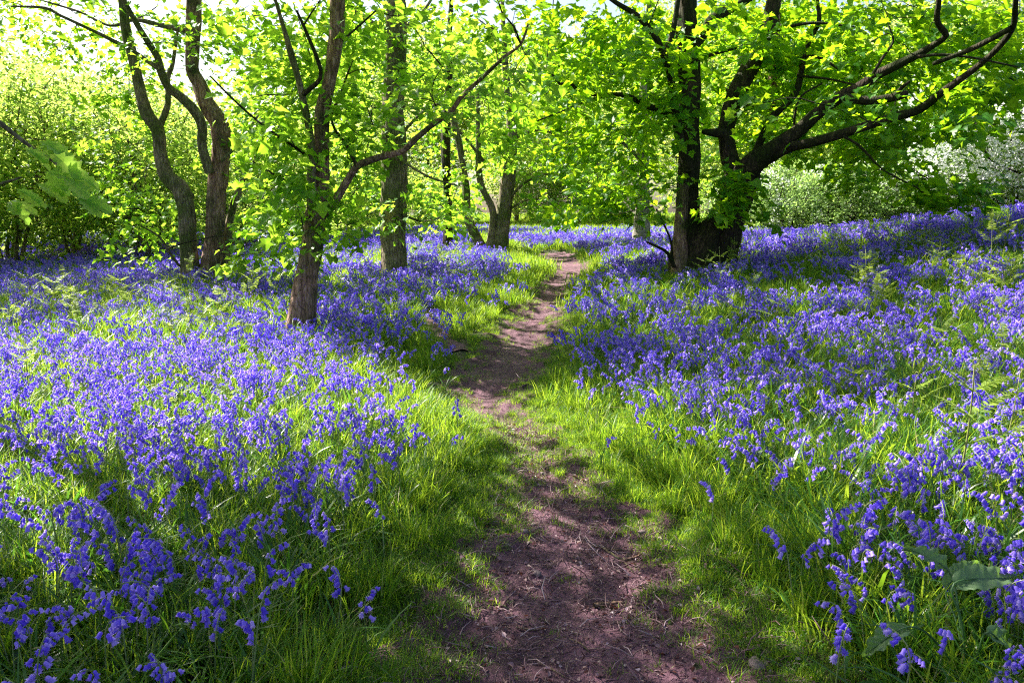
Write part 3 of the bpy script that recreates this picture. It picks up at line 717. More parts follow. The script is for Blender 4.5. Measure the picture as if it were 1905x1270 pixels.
# hazel and thorn thicket on the left
HZ = ['dense hazel bush at the far left, directly behind the drooping oak leaves', 'leafy hazel bush between the oak leaves and the forked mossy tree', 'hazel bush directly behind the forked mossy stems',
      'hazel bush at the very left edge of the wood', 'hazel bush filling the gap between the forked tree and the reddish trunk', 'tall hazel bush rising behind the first bushes at far left',
      'hazel bush behind and right of the reddish trunk, before the straight trunk', 'tallest hazel bush, behind the two bushes left of the forked tree']
for i, (px, d, s, z) in enumerate([(20, 21, 1.05, 1.1), (150, 24, 1.15, 1.1), (290, 22, .95, 1.0), (-160, 19, 1.0, 1.1), (430, 26, 1.1, .95), (70, 29, 1.3, 1.2), (560, 29, 1.1, .9), (230, 30, 1.35, 1.1)]):
    place('hazel_bush', px, d, s, HZ[i], 'bush', 'hazel bushes in the left thicket', i, z)
for i, (px, d, s) in enumerate([(660, 33, .85), (1010, 52, .9), (1120, 50, .9), (790, 46, .8)]):
    place('hazel_bush', px, d, s, ['low sunlit bush beside the straight trunk at the back', 'low sunlit bush behind the far bend of the path', 'low sunlit bush just left of the pale trunk', 'low sunlit bush behind the slender splayed stems'][i], 'bush', 'bushes beyond the clearing', i)
for i, (px, d, s) in enumerate([(1440, 29, .95), (1560, 27, .9), (1690, 26, 1.0)]):
    place('thorn_bush', px, d, s, ['grey-green thorn bush next to the big old tree', 'middle grey-green thorn bush behind the right bank', 'grey-green thorn bush beside the white-flowering hawthorns'][i], 'bush', 'thorn bushes behind the right bank', i)
for i, (px, d, s) in enumerate([(1815, 25, 1.05), (1925, 22, 1.3), (1875, 30, 1.6)]):
    place('hawthorn_bush', px, d, s, ['white-blossomed hawthorn nearest the thorn bushes', 'white-blossomed hawthorn cut by the right edge of the view', 'tallest white-blossomed hawthorn, behind the other two'][i], 'bush', 'white-blossomed hawthorns', i)
for i in range(17):                                     # undergrowth closing the view under the far crowns
    px = -60 + i * 125 + random.uniform(-40, 40)
    if 430 < px < 560 and i % 2 or 720 < px < 1280: continue
    place('hazel_bush', px, (50 if px < 700 or px > 1300 else 60) + random.uniform(-3, 6), 1.15 + random.uniform(-.15, .2), 'pale leafy undergrowth bush under the far trees', 'bush', 'far undergrowth bushes', i)
row = [(-330, 30, 1.0), (60, 37, .72), (250, 42, .66), (650, 38, .85), (800, 54, 1.1), (960, 58, 1.15), (1080, 53, 1.1), (1260, 42, 1.0), (1420, 38, .95), (1580, 42, 1.0), (1760, 40, 1.05), (1980, 38, 1.0), (2200, 32, 1.0)]
for i, (px, d, s) in enumerate(row):
    place('woodland_tree', px, d, s, 'leafy sunlit tree in the wood behind, with pale green leaves', 'tree', 'trees of the wood behind', i)
for i in range(15):
    px = -100 + i * 150 + random.uniform(-30, 30)
    if 380 < px < 560: continue
    place('woodland_tree', px, 60 + random.uniform(-5, 8), (1.15 if px > 700 else .78) + random.uniform(-.1, .12), 'hazy pale tree in the farthest row of the wood', 'tree', 'farthest trees of the wood', i)

# unseen trees added outside the frame to shade the foreground and left drift
PROTO['shade_tree'] = [wood_proto('sycamore_tree', 71, 9.0, 3.5, 4.4, 340, 22, .16, 'syc', spread=.5, trunk_r=.2)]
for i, (x_, y_, s_, lb) in enumerate([(-7.2, 4.4, 1.0, 'unseen tree added outside the left edge to shade the nearest bluebells'), (-14, 17, 1.0, 'unseen tree added outside the left edge by the hazels to shade the left drift')]):
    o = PROTO['shade_tree'][0] if i == 0 else copy_thing(PROTO['shade_tree'][0])
    o.location = (x_, y_, float(zground(x_, y_)) - .03); o.rotation_euler = (0, 0, i * 2.1); o.scale = (s_,) * 3
    tag(o, lb, 'tree')
o = wood_proto('sycamore_tree', 75, 8.4, 2.7, 4.5, 230, 22, .16, 'syc', spread=.5, trunk_r=.15)  # added out of view too, crown sized for more foreground shade
o.location = (-5.0, 6.1, float(zground(-5.0, 6.1)) - .03)
tag(o, 'unseen slim tree added beyond the left edge to shade the foreground', 'tree')

# ------------------------------------------------------------------ ground flora meshes
def blade(acc, r, x, y, h, w, lean, ang, m=0, seg=4, curl=1.0):
    s = np.linspace(0, 1, seg + 1)
    dx, dy = math.cos(ang), math.sin(ang)
    hor = lean * h * s ** 2 * curl
    zz = h * s * (1 - .25 * lean * s ** 2)
    if lean > .9: zz = h * (s - .55 * s ** 2.4)
    cxy = np.stack([x + dx * hor, y + dy * hor, zz], -1)
    tw = r.uniform(-.6, .6)
    sx, sy = -math.sin(ang + tw), math.cos(ang + tw)
    ww = w * .5 * np.minimum(1, 2.2 * (1 - s) ** .8) * np.where(s == 0, .7, 1)
    Lf = cxy + np.stack([sx * ww, sy * ww, ww * 0], -1); Rt = cxy - np.stack([sx * ww, sy * ww, ww * 0], -1)
    V = np.stack([Lf, Rt], 1).reshape(-1, 3)
    i = np.arange(seg) * 2
    acc.add(V, np.stack([i, i + 1, i + 3, i + 2], -1), m)

def grass_clump(name, seed, n, h, w, rad, lean=(.1, .8), mats=('grass',)):
    r = np.random.default_rng(seed); a = Acc()
    for k in range(n):
        q = rad * r.uniform() ** .6; t = r.uniform(0, 6.28)
        blade(a, r, q * math.cos(t), q * math.sin(t), h * r.uniform(.45, 1.15), w * r.uniform(.6, 1.3), r.uniform(*lean), t + r.normal(0, .9), int(r.integers(len(mats))), 4)
    return a.mesh(name, [M[m_] for m_ in mats])

def bell_geo(acc, r, p, d, size, sides=6, m=0):
    """nodding tube with six recurved tips"""
    d = norm(np.asarray(d, float)); ref = np.array([0.3, .2, 1.0]) if abs(d[2]) < .8 else np.array([1.0, 0, 0])
    A = norm(np.cross(d, ref)); B = np.cross(d, A)
    t = np.linspace(0, 2 * math.pi, sides, endpoint=False)
    prof = [(0, .10), (.15, .26), (.6, .27), (.85, .34)]
    V = []
    for s, rr in prof: V.append(p + d * s * size + (np.cos(t)[:, None] * A + np.sin(t)[:, None] * B) * rr * size)
    V.append(p + d * .92 * size + (np.cos(t + .0)[:, None] * A + np.sin(t)[:, None] * B) * .58 * size)
    V = np.concatenate(V)
    F = []
    for k in range(3):
        for j in range(sides): F.append([k * sides + j, k * sides + (j + 1) % sides, (k + 1) * sides + (j + 1) % sides, (k + 1) * sides + j])
    F = np.array(F); F = np.concatenate([F[:, [0, 1, 2]], F[:, [0, 2, 3]]])
    tips = np.array([[3 * sides + j, 3 * sides + (j + 1) % sides, 4 * sides + j] for j in range(sides)])
    acc.add(V, np.concatenate([F, tips]), m)

def bluebell_layout(seed):
    """stem centre line and the bells' positions"""
    r = np.random.default_rng(seed)
    H = r.uniform(.31, .43); ang = r.uniform(0, 6.28); dx, dy = math.cos(ang), math.sin(ang)
    s = np.linspace(0, 1, 12)
    bend = .015 * s + .075 * np.clip((s - .62) / .38, 0, 1) ** 2.2
    zz = H * (s - .13 * np.clip((s - .72) / .28, 0, 1) ** 2)
    st = np.stack([dx * bend, dy * bend, zz], -1)
    bells = []
    nb = int(r.integers(7, 13))
    for k in range(nb):
        f = .66 + .34 * k / (nb - 1)
        p = np.array([np.interp(f, s, st[:, c]) for c in range(3)])
        a2 = ang + r.normal(0, .9)
        o_ = np.array([math.cos(a2), math.sin(a2), 0]) * r.uniform(.006, .018) * (1.2 - .5 * k / nb)
        d = np.array([math.cos(a2) * .55, math.sin(a2) * .55, -1 + r.uniform(-.2, .5)])
        bells.append((p, p + o_ + [0, 0, -.002], d, r.uniform(.021, .028) * (1 - .25 * k / nb)))
    return r, st, bells

def bluebell_full(seed, big=1.0, leaves_=True):
    r, st, bells = bluebell_layout(seed); a = Acc()
    V, F = tube(st, np.linspace(.0028, .0014, len(st)) * big, 5, cap=False); a.add(V, F, 0)
    for p, q, d, sz in bells:
        bell_geo(a, r, q, d, sz * big, 6, 1)
    if leaves_:
        for k in range(3): blade(a, r, r.normal(0, .01), r.normal(0, .01), r.uniform(.16, .26), .010, r.uniform(.5, 1.2), r.uniform(0, 6.28), 2, 5)
    return a.mesh('bluebell', [M['stem'], M['bell'], M['strap']])

def bell_tuft(name, seed, n, rad, big):
    """several stems, for the drifts farther away"""
    r0 = np.random.default_rng(seed); a = Acc()
    for k in range(n):
        r, st, bells = bluebell_layout(seed * 50 + k)
        q = rad * r0.uniform() ** .5; t = r0.uniform(0, 6.28); off = np.array([q * math.cos(t), q * math.sin(t), r0.uniform(-.06, .02)])
        V, F = tube(st[::3] + off, np.linspace(.003, .002, 4) * big, 3, cap=False); a.add(V, F, 0)
        for p, qq, d, sz in bells:
            s_ = sz * big; dd = norm(d); A = norm(np.cross(dd, [1, .3, .2])); B = np.cross(dd, A); c = qq + off
            V = np.array([c, c + dd * s_ + A * s_ * .42, c + dd * s_ - A * s_ * .21 + B * s_ * .36, c + dd * s_ - A * s_ * .21 - B * s_ * .36])
            a.add(V, np.array([[0, 1, 2], [0, 2, 3], [0, 3, 1]]), 1, False)
    return a.mesh(name, [M['stem'], M['bell']])

def gn_scatter(name, meshes, pts, rot, scl, idx, label, cat):
    src = bpy.data.collections.new(name + '_kinds')
    for k, me_ in enumerate(meshes):
        o = bpy.data.objects.new('%s_kind_%02d' % (name, k), me_); src.objects.link(o)
    me_ = bpy.data.meshes.new(name); me_.vertices.add(len(pts)); me_.vertices.foreach_set('co', np.asarray(pts, np.float32).ravel())
    at = me_.attributes.new('rot', 'FLOAT_VECTOR', 'POINT'); at.data.foreach_set('vector', np.asarray(rot, np.float32).ravel())
    at = me_.attributes.new('scl', 'FLOAT', 'POINT'); at.data.foreach_set('value', np.asarray(scl, np.float32))
    at = me_.attributes.new('idx', 'INT', 'POINT'); at.data.foreach_set('value', np.asarray(idx, np.int32))
    o = obj(name, me_)
    g = bpy.data.node_groups.new(name, 'GeometryNodeTree')
    g.interface.new_socket('Geometry', in_out='INPUT', socket_type='NodeSocketGeometry')
    g.interface.new_socket('Geometry', in_out='OUTPUT', socket_type='NodeSocketGeometry')
    gi = g.nodes.new('NodeGroupInput'); go = g.nodes.new('NodeGroupOutput')
    ci = g.nodes.new('GeometryNodeCollectionInfo'); ci.inputs['Collection'].default_value = src
    ci.inputs['Separate Children'].default_value = True; ci.inputs['Reset Children'].default_value = True
    ip = g.nodes.new('GeometryNodeInstanceOnPoints'); ip.inputs['Pick Instance'].default_value = True
    def named(nm, t):
        q = g.nodes.new('GeometryNodeInputNamedAttribute'); q.data_type = t; q.inputs['Name'].default_value = nm; return q.outputs['Attribute']
    L = g.links.new
    L(gi.outputs[0], ip.inputs['Points']); L(ci.outputs[0], ip.inputs['Instance'])
    L(named('idx', 'INT'), ip.inputs['Instance Index'])
    er = g.nodes.new('FunctionNodeEulerToRotation'); L(named('rot', 'FLOAT_VECTOR'), er.inputs[0]); L(er.outputs[0], ip.inputs['Rotation'])
    L(named('scl', 'FLOAT'), ip.inputs['Scale'])
    L(ip.outputs[0], go.inputs[0])
    md = o.modifiers.new('scatter', 'NODES'); md.node_group = g
    tag(o, label, cat, kind='stuff')
    return o

def sample(n, y0, y1, margin=1.6, power=1.0):
    """points inside the wedge the view can see plus a margin either side; uniform in area"""
    K = 0.66
    y = np.sqrt(rng.uniform(y0 ** 2, y1 ** 2, n * 2)) if power == 1 else y0 + (y1 - y0) * rng.uniform(0, 1, n * 2) ** power
    x = rng.uniform(-1, 1, n * 2) * (y * K + margin)
    keep = rng.uniform(size=n * 2) < .5
    return x[keep], y[keep]

def blue_density(x, y):
    sl = blue_l(y) - x; sr = x - blue_r(y)
    s = np.maximum(sl, sr)
    # beyond the path's end the drift closes up
    s = np.where(y > 30, 1.0, s)
    edge = np.clip(s / np.where(y < 9, .55, .35) + .10, 0, 1)
    n = .50 + .62 * vnoise(x, y, 1.3, 11) + .5 * vnoise(x, y, .42, 12) - .65 * (x > 2.0) * (y > 7) * np.clip(vnoise(x, y, 2.4, 14) * 3, 0, 1) - .35 * (x < -2.5) * (y > 9) * np.clip(vnoise(x, y, 2.6, 15) * 3, 0, 1)
    base = np.clip(n, np.where(y < 3.4, .40, .07), 1) * np.where((y > 3.0) & (y < 9), .74, 1)
    near = np.clip((y - .6) / 2.0, .6, 1)
    right_low = 1
    # greener stretches
    gl = np.exp(-((x + 7.5) ** 2 / 9 + (y - 12.5) ** 2 / 3.0)) * .6
    far = np.where(y > 36, np.clip(1 - (y - 36) / 8, 0, 1), 1)
    stray = .02 * (s > -.5)
    return np.where((s > -.02), edge * base * near * right_low * (1 - gl) * far, stray)

def tilt(n, a=.12):
    return np.stack([rng.normal(0, a, n), rng.normal(0, a, n), rng.uniform(0, 6.28, n)], -1)

# grass -------------------------------------------------------------
GR = [grass_clump('grass_tall', 100 + k, 30, .24, .0048, .075) for k in range(3)] + \
     [grass_clump('grass_short', 110 + k, 34, .11, .0042, .07, (.2, 1.1)) for k in range(3)] + \
     [grass_clump('grass_strap', 120 + k, 14, .26, .011, .06, (.3, 1.3), ('strap', 'grass')) for k in range(3)] + \
     [grass_clump('grass_far', 130 + k, 34, .24, .012, .22, (.1, .7)) for k in range(3)]
gp, gr_, gs, gi_ = [], [], [], []
def add_grass(x, y, var, s):
    gp.append(np.stack([x, y, zground(x, y) - .008], -1)); gr_.append(tilt(len(x))); gs.append(s * rng.uniform(.7, 1.25, len(x))); gi_.append(var)
for (n, y0, y1) in ((10000, 1.2, 6.0), (17000, 6.0, 14.0), (11000, 14, 24)):
    x, y = sample(n, y0, y1, 1.2)
    s = path_in(x, y); sd = side_in(x, y)
    d = np.maximum(blue_l(y) - x, x - blue_r(y))           # >0 in the bluebells
    # verge: short at the path, longer away from it
    keep = (s < np.where(y > 4.2, .10, .03)) & (sd < 0)
    keep |= (s > 0) & (vnoise(x, y, .30, 21) > np.where((y > 4.5) & (y < 8), .28, .50)) & (rng.uniform(size=len(x)) < .6) & (y < 23)
    # lower left foreground is thin, soil shows
    keep &= ~((y < 3.0) & (x < -0.5) & (rng.uniform(size=len(x)) < .30))
    x, y, s, d = x[keep], y[keep], s[keep], d[keep]
    var = np.where(d > .25, np.where(rng.uniform(size=len(x)) < .45, 6, 0), np.where((s > -.35) | (rng.uniform(size=len(x)) < .3), 3, 0)) + rng.integers(0, 3, len(x))
    sc = np.clip(.50 + (-s) * .9, .40, 1.0) * np.where(d > .25, np.where(y > 7, 1.12, np.where(x > 1.0, 1.22, 1.02)), 1)
    sc = np.where(s > 0, .5, sc)
    add_grass(x, y, var, sc)
x, y = [np.concatenate(q) for q in zip(sample(14000, 1.2, 7, .2), sample(9000, 6, 16, .2))]      # short turf fringe creeping onto the path
s = path_in(x, y) + .05 * rng.normal(size=len(x)); k = (s < .12) & (s > -.45) & (side_in(x, y) < 0) & (rng.uniform(size=len(x)) < np.clip(.75 - s * 3.5, .2, 1))
add_grass(x[k], y[k], 3 + rng.integers(0, 3, k.sum()), .62)
x, y = sample(12000, 12, 30, 2); k = path_in(x, y) < -.1
add_grass(x[k], y[k], 9 + rng.integers(0, 3, k.sum()), .9)
x, y = sample(22000, 28, 62, 4)
add_grass(x, y, 9 + rng.integers(0, 3, len(x)), 1.35)
x, y = sample(14000, 58, 110, 4)
add_grass(x, y, 9 + rng.integers(0, 3, len(x)), 2.6)
gn_scatter('grass', GR, np.concatenate(gp), np.concatenate(gr_), np.concatenate(gs), np.concatenate(gi_), 'green grass and strap leaves growing along both sides of the path', 'grass')

# bluebells ---------------------------------------------------------
FULL = [bluebell_full(200 + k) for k in range(9)]
TUFT = [bell_tuft('bluebell_tuft', 300 + k, 7, .17, 1.35) for k in range(5)] + [bell_tuft('bluebell_far', 320 + k, 12, .36, 2.1) for k in range(4)]
bp, br_, bs, bi = [], [], [], []
def add_b(x, y, idx, s): bp.append(np.stack([x, y, zground(x, y) - .01], -1)); br_.append(tilt(len(x), .16)); bs.append(s * rng.uniform(.82, 1.15, len(x))); bi.append(idx)
x, y = sample(10500, 1.25, 8.5, .9)
k = (rng.uniform(size=len(x)) < blue_density(x, y)) & (path_in(x, y) < -.05)
x, y = x[k], y[k]
o_ = np.argsort(np.hypot(x, y) + np.maximum(np.abs(x) - y * .655, 0) * 50)
near_ids, rest = o_[:300], o_[300:]
NEAR = (x[near_ids], y[near_ids])
add_b(x[rest], y[rest], rng.integers(0, 9, len(rest)), 1.0)
x, y = sample(8200, 8.0, 16, 1.5); k = (rng.uniform(size=len(x)) < blue_density(x, y)) & (path_in(x, y) < -.05); x, y = x[k], y[k]
sel = rng.uniform(size=len(x)) < .6
add_b(x[sel], y[sel], rng.integers(0, 9, sel.sum()), 1.0)
add_b(x[~sel], y[~sel], 9 + rng.integers(0, 5, (~sel).sum()), .95)
x, y = sample(7000, 15, 29, 2); k = (rng.uniform(size=len(x)) < blue_density(x, y)) & (path_in(x, y) < -.1); x, y = x[k], y[k]
add_b(x, y, 9 + rng.integers(0, 5, len(x)), 1.0)
x, y = sample(5500, 27, 44, 4); k = (rng.uniform(size=len(x)) < blue_density(x, y)); x, y = x[k], y[k]
add_b(x, y, 14 + rng.integers(0, 4, len(x)), 1.0)
gn_scatter('bluebell_carpet', FULL + TUFT, np.concatenate(bp), np.concatenate(br_), np.concatenate(bs), np.concatenate(bi), 'violet-blue carpet of bluebells spreading over the woodland floor', 'bluebells')

# the 300 nearest bluebells are things of their own
def bluebell_thing(seed, split):
    r, st, bells = bluebell_layout(seed)
    root = empty('bluebell')
    a = Acc(); V, F = tube(st, np.linspace(.0030, .0015, len(st)), 6, cap=False); a.add(V, F)
    for p, q, d, sz in bells:
        V, F = tube(np.array([p, (p + q) / 2 + [0, 0, .002], q]), [.0009, .0008, .0008], 3, cap=False); a.add(V, F)
    obj('stem', a.mesh('stem', [M['stem']]), root)
    for k in range(4):
        a = Acc(); blade(a, r, r.normal(0, .008), r.normal(0, .008), r.uniform(.17, .27), .011, r.uniform(.5, 1.3), r.uniform(0, 6.28), 0, 6)
        obj('leaf', a.mesh('leaf', [M['strap']]), root)
    if split:
        for p, q, d, sz in bells:
            a = Acc(); bell_geo(a, r, q, d, sz * 1.05, 8); obj('bell', a.mesh('bell', [M['bell']]), root)
    else:
        a = Acc()
        for p, q, d, sz in bells: bell_geo(a, r, q, d, sz * 1.05, 6)
        obj('flower_head', a.mesh('flower_head', [M['bell']]), root)
    return root
prA = [bluebell_thing(400 + k, True) for k in range(6)]
prB = [bluebell_thing(420 + k, False) for k in range(8)]
usedb = set()
for i in range(300):
    xx, yy = float(NEAR[0][i]), float(NEAR[1][i])
    src = prA[i % 6] if i < 60 else prB[i % 8]
    o = src if src.name not in usedb else copy_thing(src)
    usedb.add(src.name)
    o.location = (xx, yy, float(zground(xx, yy)) - .005); o.rotation_euler = (random.gauss(0, .08), random.gauss(0, .08), random.uniform(0, 6.28)); s_ = random.uniform(.85, 1.15); o.scale = (s_, s_, s_)
    left = xx < 0.3
    tag(o, ('single bluebell with nodding violet bells in the near foreground, %s of the path' % ('left' if left else 'right')), 'bluebell', 'foreground bluebells %s of the path' % ('left' if left else 'right'))

# ------------------------------------------------------------------ bracken
def pinna(acc, r, p, d, L, up, nlet, w, curl=0.0):
    """one side frond with leaflets on both sides"""
    d = norm(np.asarray(d, float)); side = norm(np.cross(d, up)); k = 8
    s = np.linspace(0, 1, k); line = p + d * (s * L)[:, None] + np.asarray(up) * (.18 * L * np.sin(s * 2.4) * .5)[:, None]
    V, F = tube(line, np.linspace(.0022, .0007, k), 4, cap=False); acc.add(V, F, 0)
    n = nlet; f = np.linspace(.12, .98, n); C = np.stack([np.interp(f, s, line[:, c]) for c in range(3)], -1)
    for sg in (1, -1):
        tip = side * sg + d * .45 + r.normal(0, .12, (n, 3))
        sz = w * (1 - f) ** .7 * r.uniform(.8, 1.15, n) + .006
        V, F = leaves(C, tip, np.broadcast_to(up, (n, 3)) + r.normal(0, .25, (n, 3)), sz, np.array([(0, 0), (.16, .3), (.13, .75), (0, 1), (-.13, .75), (-.16, .3)]), .1)
        acc.add(V, F, 0, False)

def bracken(seed, H, fr, n):
    r = np.random.default_rng(seed); root = empty('bracken_fern')
    lean = r.uniform(0, 6.28)
    s = np.linspace(0, 1, 9); st = np.stack([math.cos(lean) * .06 * s ** 2, math.sin(lean) * .06 * s ** 2, H * s], -1)
    a = Acc(); V, F = tube(st, np.linspace(.005, .002, 9), 6); a.add(V, F)
    th = np.linspace(0, 5.5, 12); cr = st[-1] + np.stack([.018 * (1 - th / 8) * np.sin(th), 0 * th, .02 * (1 - np.cos(th)) * (1 - th / 8)], -1)
    V, F = tube(cr, np.linspace(.0028, .0012, 12), 5); a.add(V, F)
    obj('stem', a.mesh('stem', [M['fern_stem']]), root)
    for k in range(n):
        f = .5 + .5 * k / n; p = np.array([np.interp(f, s, st[:, c]) for c in range(3)])
        ang = lean + k * .35 + r.normal(0, .25)
        for sg in (0, math.pi):
            a = Acc(); d = np.array([math.cos(ang + sg), math.sin(ang + sg), r.uniform(.25, .6)])
            pinna(a, r, p, d, fr * (1 - .55 * k / n) * r.uniform(.8, 1.1), np.array([0, 0, 1.0]), 16, .045)
            obj('frond', a.mesh('frond', [M['fern']]), root)
    return root
fern_pr = [bracken(500, .62, .30, 3), bracken(501, .5, .26, 3), bracken(502, .38, .30, 2), bracken(503, .42, .24, 3)]
usedf = set()
def put_fern(px, py, s, label, group, var):
    src = fern_pr[var % 4]; o = src if src.name not in usedf else copy_thing(src); usedf.add(src.name)
    h = hit(px, py); o.location = (h[0], h[1], float(zground(h[0], h[1])) - .01)
    o.rotation_euler = (random.gauss(0, .1), random.gauss(0, .1), random.uniform(0, 6.28)); o.scale = (s, s, s)
    tag(o, label, 'fern', group)
BR = ['tall upright bracken nearest the viewer at the right, with two side fronds', 'young bracken left of the tallest bracken', 'tall bracken just above the nearest one at the right', 'leftmost young bracken of the right-hand group',
      'bracken touching the right edge, above the burdock', 'small bracken in the upper left of the right-hand group', 'tall curled bracken farthest up the right-hand slope', 'bracken highest at the right edge']
for i, (px, py, s) in enumerate([(1768, 960, 1.25), (1700, 850, 1.0), (1800, 800, 1.3), (1590, 790, 1.0), (1850, 900, 1.0), (1640, 720, 1.1), (1760, 690, 1.2), (1870, 700, 1.1)]):
    put_fern(px, py, s, BR[i], 'young bracken near the right edge', i)
for i in range(44):
    put_fern(random.uniform(1180, 1890), random.uniform(470, 640), random.uniform(.9, 1.4), 'small bracken fern on the bluebell bank right of the path, below the old tree', 'bracken on the right bank', i + 1)
for i in range(34):
    put_fern(random.uniform(20, 520), random.uniform(545, 660), random.uniform(.9, 1.35), 'pale bracken fern among the bluebells left of the reddish trunk', 'bracken on the left', i + 2)
for i in range(12):
    put_fern(random.uniform(780, 980), random.uniform(478, 545), random.uniform(.9, 1.3), 'small pale bracken fern in front of the splayed stems', 'bracken by the far bend', i)
for i, (px, py, s) in enumerate([(60, 760, 1.0), (340, 830, .9), (420, 800, 1.0), (250, 905, .8), (1340, 560, 1.2), (1300, 545, 1.2)]):
    put_fern(px, py, s, ['bracken fern at the left edge in the sunlit near drift', 'bracken fern low in the left drift, left one of a pair', 'bracken fern low in the left drift, right one of a pair', 'bracken fern nearest the viewer in the left drift', 'pale bracken just right of the old tree base', 'pale bracken directly in front of the old tree base'][i], 'scattered single ferns', i)

# ------------------------------------------------------------------ burdock at the lower right
def burdock():
    h = hit(1800, 1290); r = np.random.default_rng(77)
    root = empty('burdock_plant', (h[0], h[1], float(zground(h[0], h[1]))))
    tag(root, 'broad grey-green wavy leaves of a burdock in the bottom right corner', 'plant')
    off = np.array(root.location)
    D = h[1]
    for (b, t, w, dd) in [((1775, 1085), (1900, 1068), .085, .05), ((1765, 1062), (1690, 1012), .06, .12), ((1690, 1165), (1598, 1218), .06, -.05), ((1840, 1175), (1900, 1225), .075, -.1), ((1760, 1095), (1822, 1038), .07, .2)]:
        A = P(*b, D + dd); B = P(*t, D + dd + .05)
        n, mrows = 34, 13; a = Acc(); f = np.linspace(0, 1, n)
        ax = B - A; L = np.linalg.norm(ax); ax = ax / L; sd = norm(np.cross(ax, [0, -.55, 1.0])); nm = np.cross(sd, ax)
        prof = np.sin(np.clip(f, 0, 1) ** .65 * math.pi) ** .8 * w * .55
        G = []
        for i in range(n):
            for j in range(mrows):
                q = -1 + 2 * j / (mrows - 1)
                wav = 1 + .09 * math.sin(i * .8 + (q > 0) * 1.5) + .07 * (i % 2) * abs(q) ** 3
                G.append(A + ax * f[i] * L + sd * q * prof[i] * wav + nm * (.020 * abs(q) ** .8 + .008 * math.sin(i * .75 + q * 3) * abs(q) + .0022 * math.sin((f[i] * 9 - abs(q) * 1.6) * 2 * math.pi) - .12 * (f[i] - .4) ** 2))
        ii_ = (np.arange(n - 1)[:, None] * mrows + np.arange(mrows - 1)[None]).ravel()
        a.add(np.array(G), np.stack([ii_, ii_ + 1, ii_ + mrows + 1, ii_ + mrows], -1))
        base = np.array([h[0], h[1], off[2]]); V, F = tube(catmull(np.array([base, (base + A) / 2 + [0, 0, .05], A, A + ax * L * .9 + nm * -.012]), .03), np.linspace(.006, .0015, len(catmull(np.array([base, (base + A) / 2 + [0, 0, .05], A, A + ax * L * .9 + nm * -.012]), .03))), 6); a.add(V, F)
        obj('leaf', a.mesh('leaf', [M['dock']], off), root)
burdock()

# ------------------------------------------------------------------ litter, twigs, stones
def litter_mesh(k):
    r = np.random.default_rng(600 + k); a = Acc()
    if k < 4:      # curled leaf flake
        V, F = leaves(np.zeros((1, 3)), np.array([[1.0, 0, .1]]), np.array([[0, .2, 1.0]]), np.array([.013 + .004 * k]), SIMPLE, .35); a.add(V + [0, 0, .004], F, 0, False)
    else:          # splinter
        V, F = tube(np.array([[0, 0, .003], [.025, .006, .007], [.06, 0, .004]]) * r.uniform(.7, 1.8), [.0018, .002, .001], 5); a.add(V, F)
    return a.mesh('flake', [M['litter']])
x, y = [np.concatenate(q) for q in zip(sample(90000, 1.2, 6, .3), sample(45000, 5, 15, .3))]
k = (path_in(x, y) > -.12) & (rng.uniform(size=len(x)) < .85) | ((y < 3.6) & (np.abs(x) < 2.2) & (rng.uniform(size=len(x)) < .25))
x, y = x[k], y[k]
gn_scatter('leaf_litter', [litter_mesh(k) for k in range(8)], np.stack([x, y, zground(x, y) + .015], -1), np.stack([rng.normal(0, .4, len(x)), rng.normal(0, .4, len(x)), rng.uniform(0, 6.28, len(x))], -1), np.clip(rng.lognormal(-.4, .4, len(x)), .25, 1.35), rng.integers(0, 8, len(x)), 'purplish brown chips and dead leaves littering the earth path', 'leaf litter')

def stone(px, py, s, label, flat=.5, seed=0):
    r = np.random.default_rng(seed); h = hit(px, py)
    import bmesh
    bm = bmesh.new(); bmesh.ops.create_icosphere(bm, subdivisions=3, radius=1)
    for v in bm.verts:
        n_ = sum(math.sin(v.co.dot(Vector(r.normal(size=3) * 0 + [1.7 + q, 2.3 - q, 1.1 * q])) * 1.6 + q + seed) for q in range(3)) * .09
        v.co = v.co * (1 + n_); v.co.z *= flat; v.co.y *= .75
    me_ = bpy.data.meshes.new('stone'); bm.to_mesh(me_); bm.free(); me_.materials.append(M['stone'])
    for p_ in me_.polygons: p_.use_smooth = True
    o = obj('stone', me_, None, (h[0], h[1], float(zground(h[0], h[1])) + .014 + s * flat * .35)); o.scale = (s, s, s); o.rotation_euler = (0, 0, r.uniform(0, 6))
    tag(o, label, 'stone')
stone(1000, 1052, .024, 'small rounded dark stone in the middle of the path', .7, 1)
stone(1408, 1232, .04, 'flat reddish stone lying where grass meets the path at the bottom edge', .4, 2)
stone(975, 990, .022, 'small stone at the left side of the path beside a grass tuft', .6, 3)
stone(1195, 975, .02, 'small pale stone on the right edge of the path by bright grass', .5, 4)
stone(1010, 868, .022, 'pebble on the narrow part of the path below the bright grass bank', .5, 5)

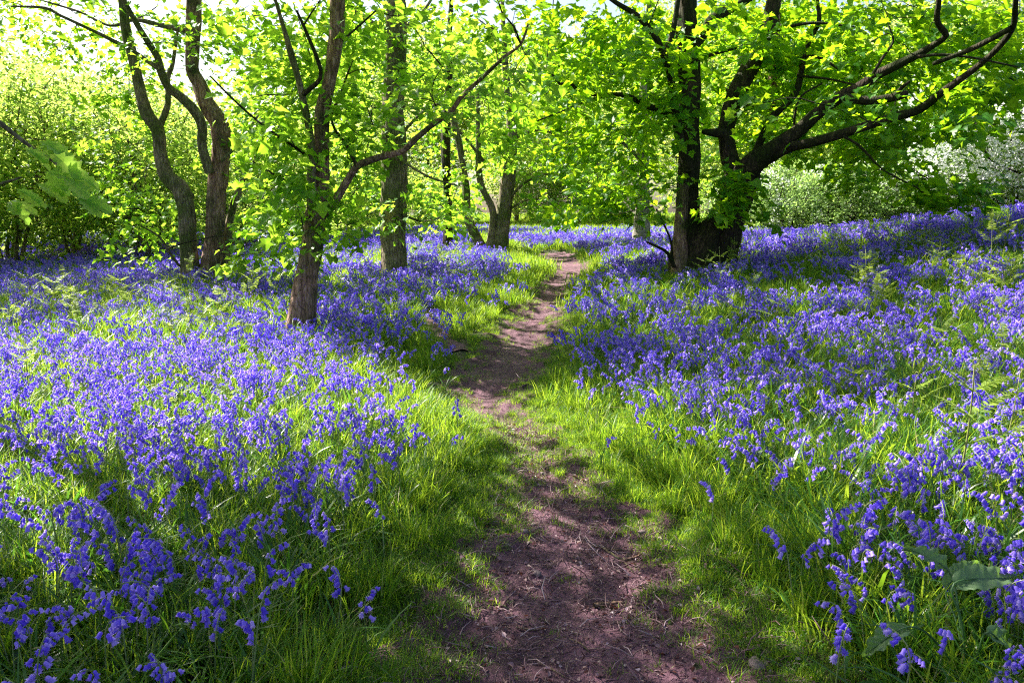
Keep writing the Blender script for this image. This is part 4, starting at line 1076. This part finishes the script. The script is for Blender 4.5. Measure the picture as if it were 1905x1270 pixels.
def stick(pts, rr, label, seed=0):
    r = np.random.default_rng(seed)
    W = [];
    for (a_, b_) in pts:
        h = hit(a_, b_); W.append([h[0], h[1], float(zground(h[0], h[1])) + .014 + rr * .8])
    C = catmull(np.array(W), .03); C[:, 2] += r.uniform(0, .006, len(C))
    V, F = tube(C, np.linspace(rr, rr * .5, len(C)), 8, .15, 0, seed); a = Acc(); a.add(V, F)
    off = C[0].copy(); me_ = a.mesh('stick', [M['bark_red']], off)
    tag(obj('stick', me_, None, off), label, 'stick')
stick([(1105, 1108), (1135, 1104), (1162, 1106)], .011, 'thick short stick lying across the right half of the path')
stick([(1120, 1002), (1160, 1030), (1180, 1052)], .005, 'thin slanting twig on the right half of the path', 1)
stick([(1100, 996), (1140, 1003), (1168, 1005)], .005, 'thin twig lying level across the path beside bright grass', 2)
stick([(1155, 1030), (1180, 1022), (1195, 1020)], .010, 'stubby stick end by the right edge of the path', 3)
stick([(1002, 1212), (1035, 1225), (1050, 1240)], .004, 'short pale twig near the bottom of the path', 4)
stick([(960, 1145), (990, 1148), (1012, 1145)], .005, 'thin dark twig lying level on the left half of the path', 5)
stick([(840, 1034), (870, 1038), (895, 1035)], .005, 'thin twig poking out of the grass onto the left edge of the path', 6)
stick([(1060, 1170), (1082, 1182), (1098, 1196)], .004, 'short slanting twig in the lower middle of the path', 7)

# scrap of blue plastic on the side track
h = hit(816, 603); r = np.random.default_rng(5); G = []
for i in range(8):
    for j in range(6): G.append([(i - 3.5) * .013 + r.normal(0, .003), (j - 2.5) * .011 + r.normal(0, .003), .02 + .018 * math.sin(i * 1.3) * math.cos(j * 1.1) + r.normal(0, .005)])
ii = (np.arange(7)[:, None] * 6 + np.arange(5)[None]).ravel()
o = obj('plastic_scrap', mesh_from('plastic_scrap', np.array(G), np.stack([ii, ii + 1, ii + 7, ii + 6], -1), [M['blue']], smooth=True), None, (h[0], h[1], float(zground(h[0], h[1])) + .03))
tag(o, 'small crumpled scrap of bright blue plastic on the worn side track', 'litter')
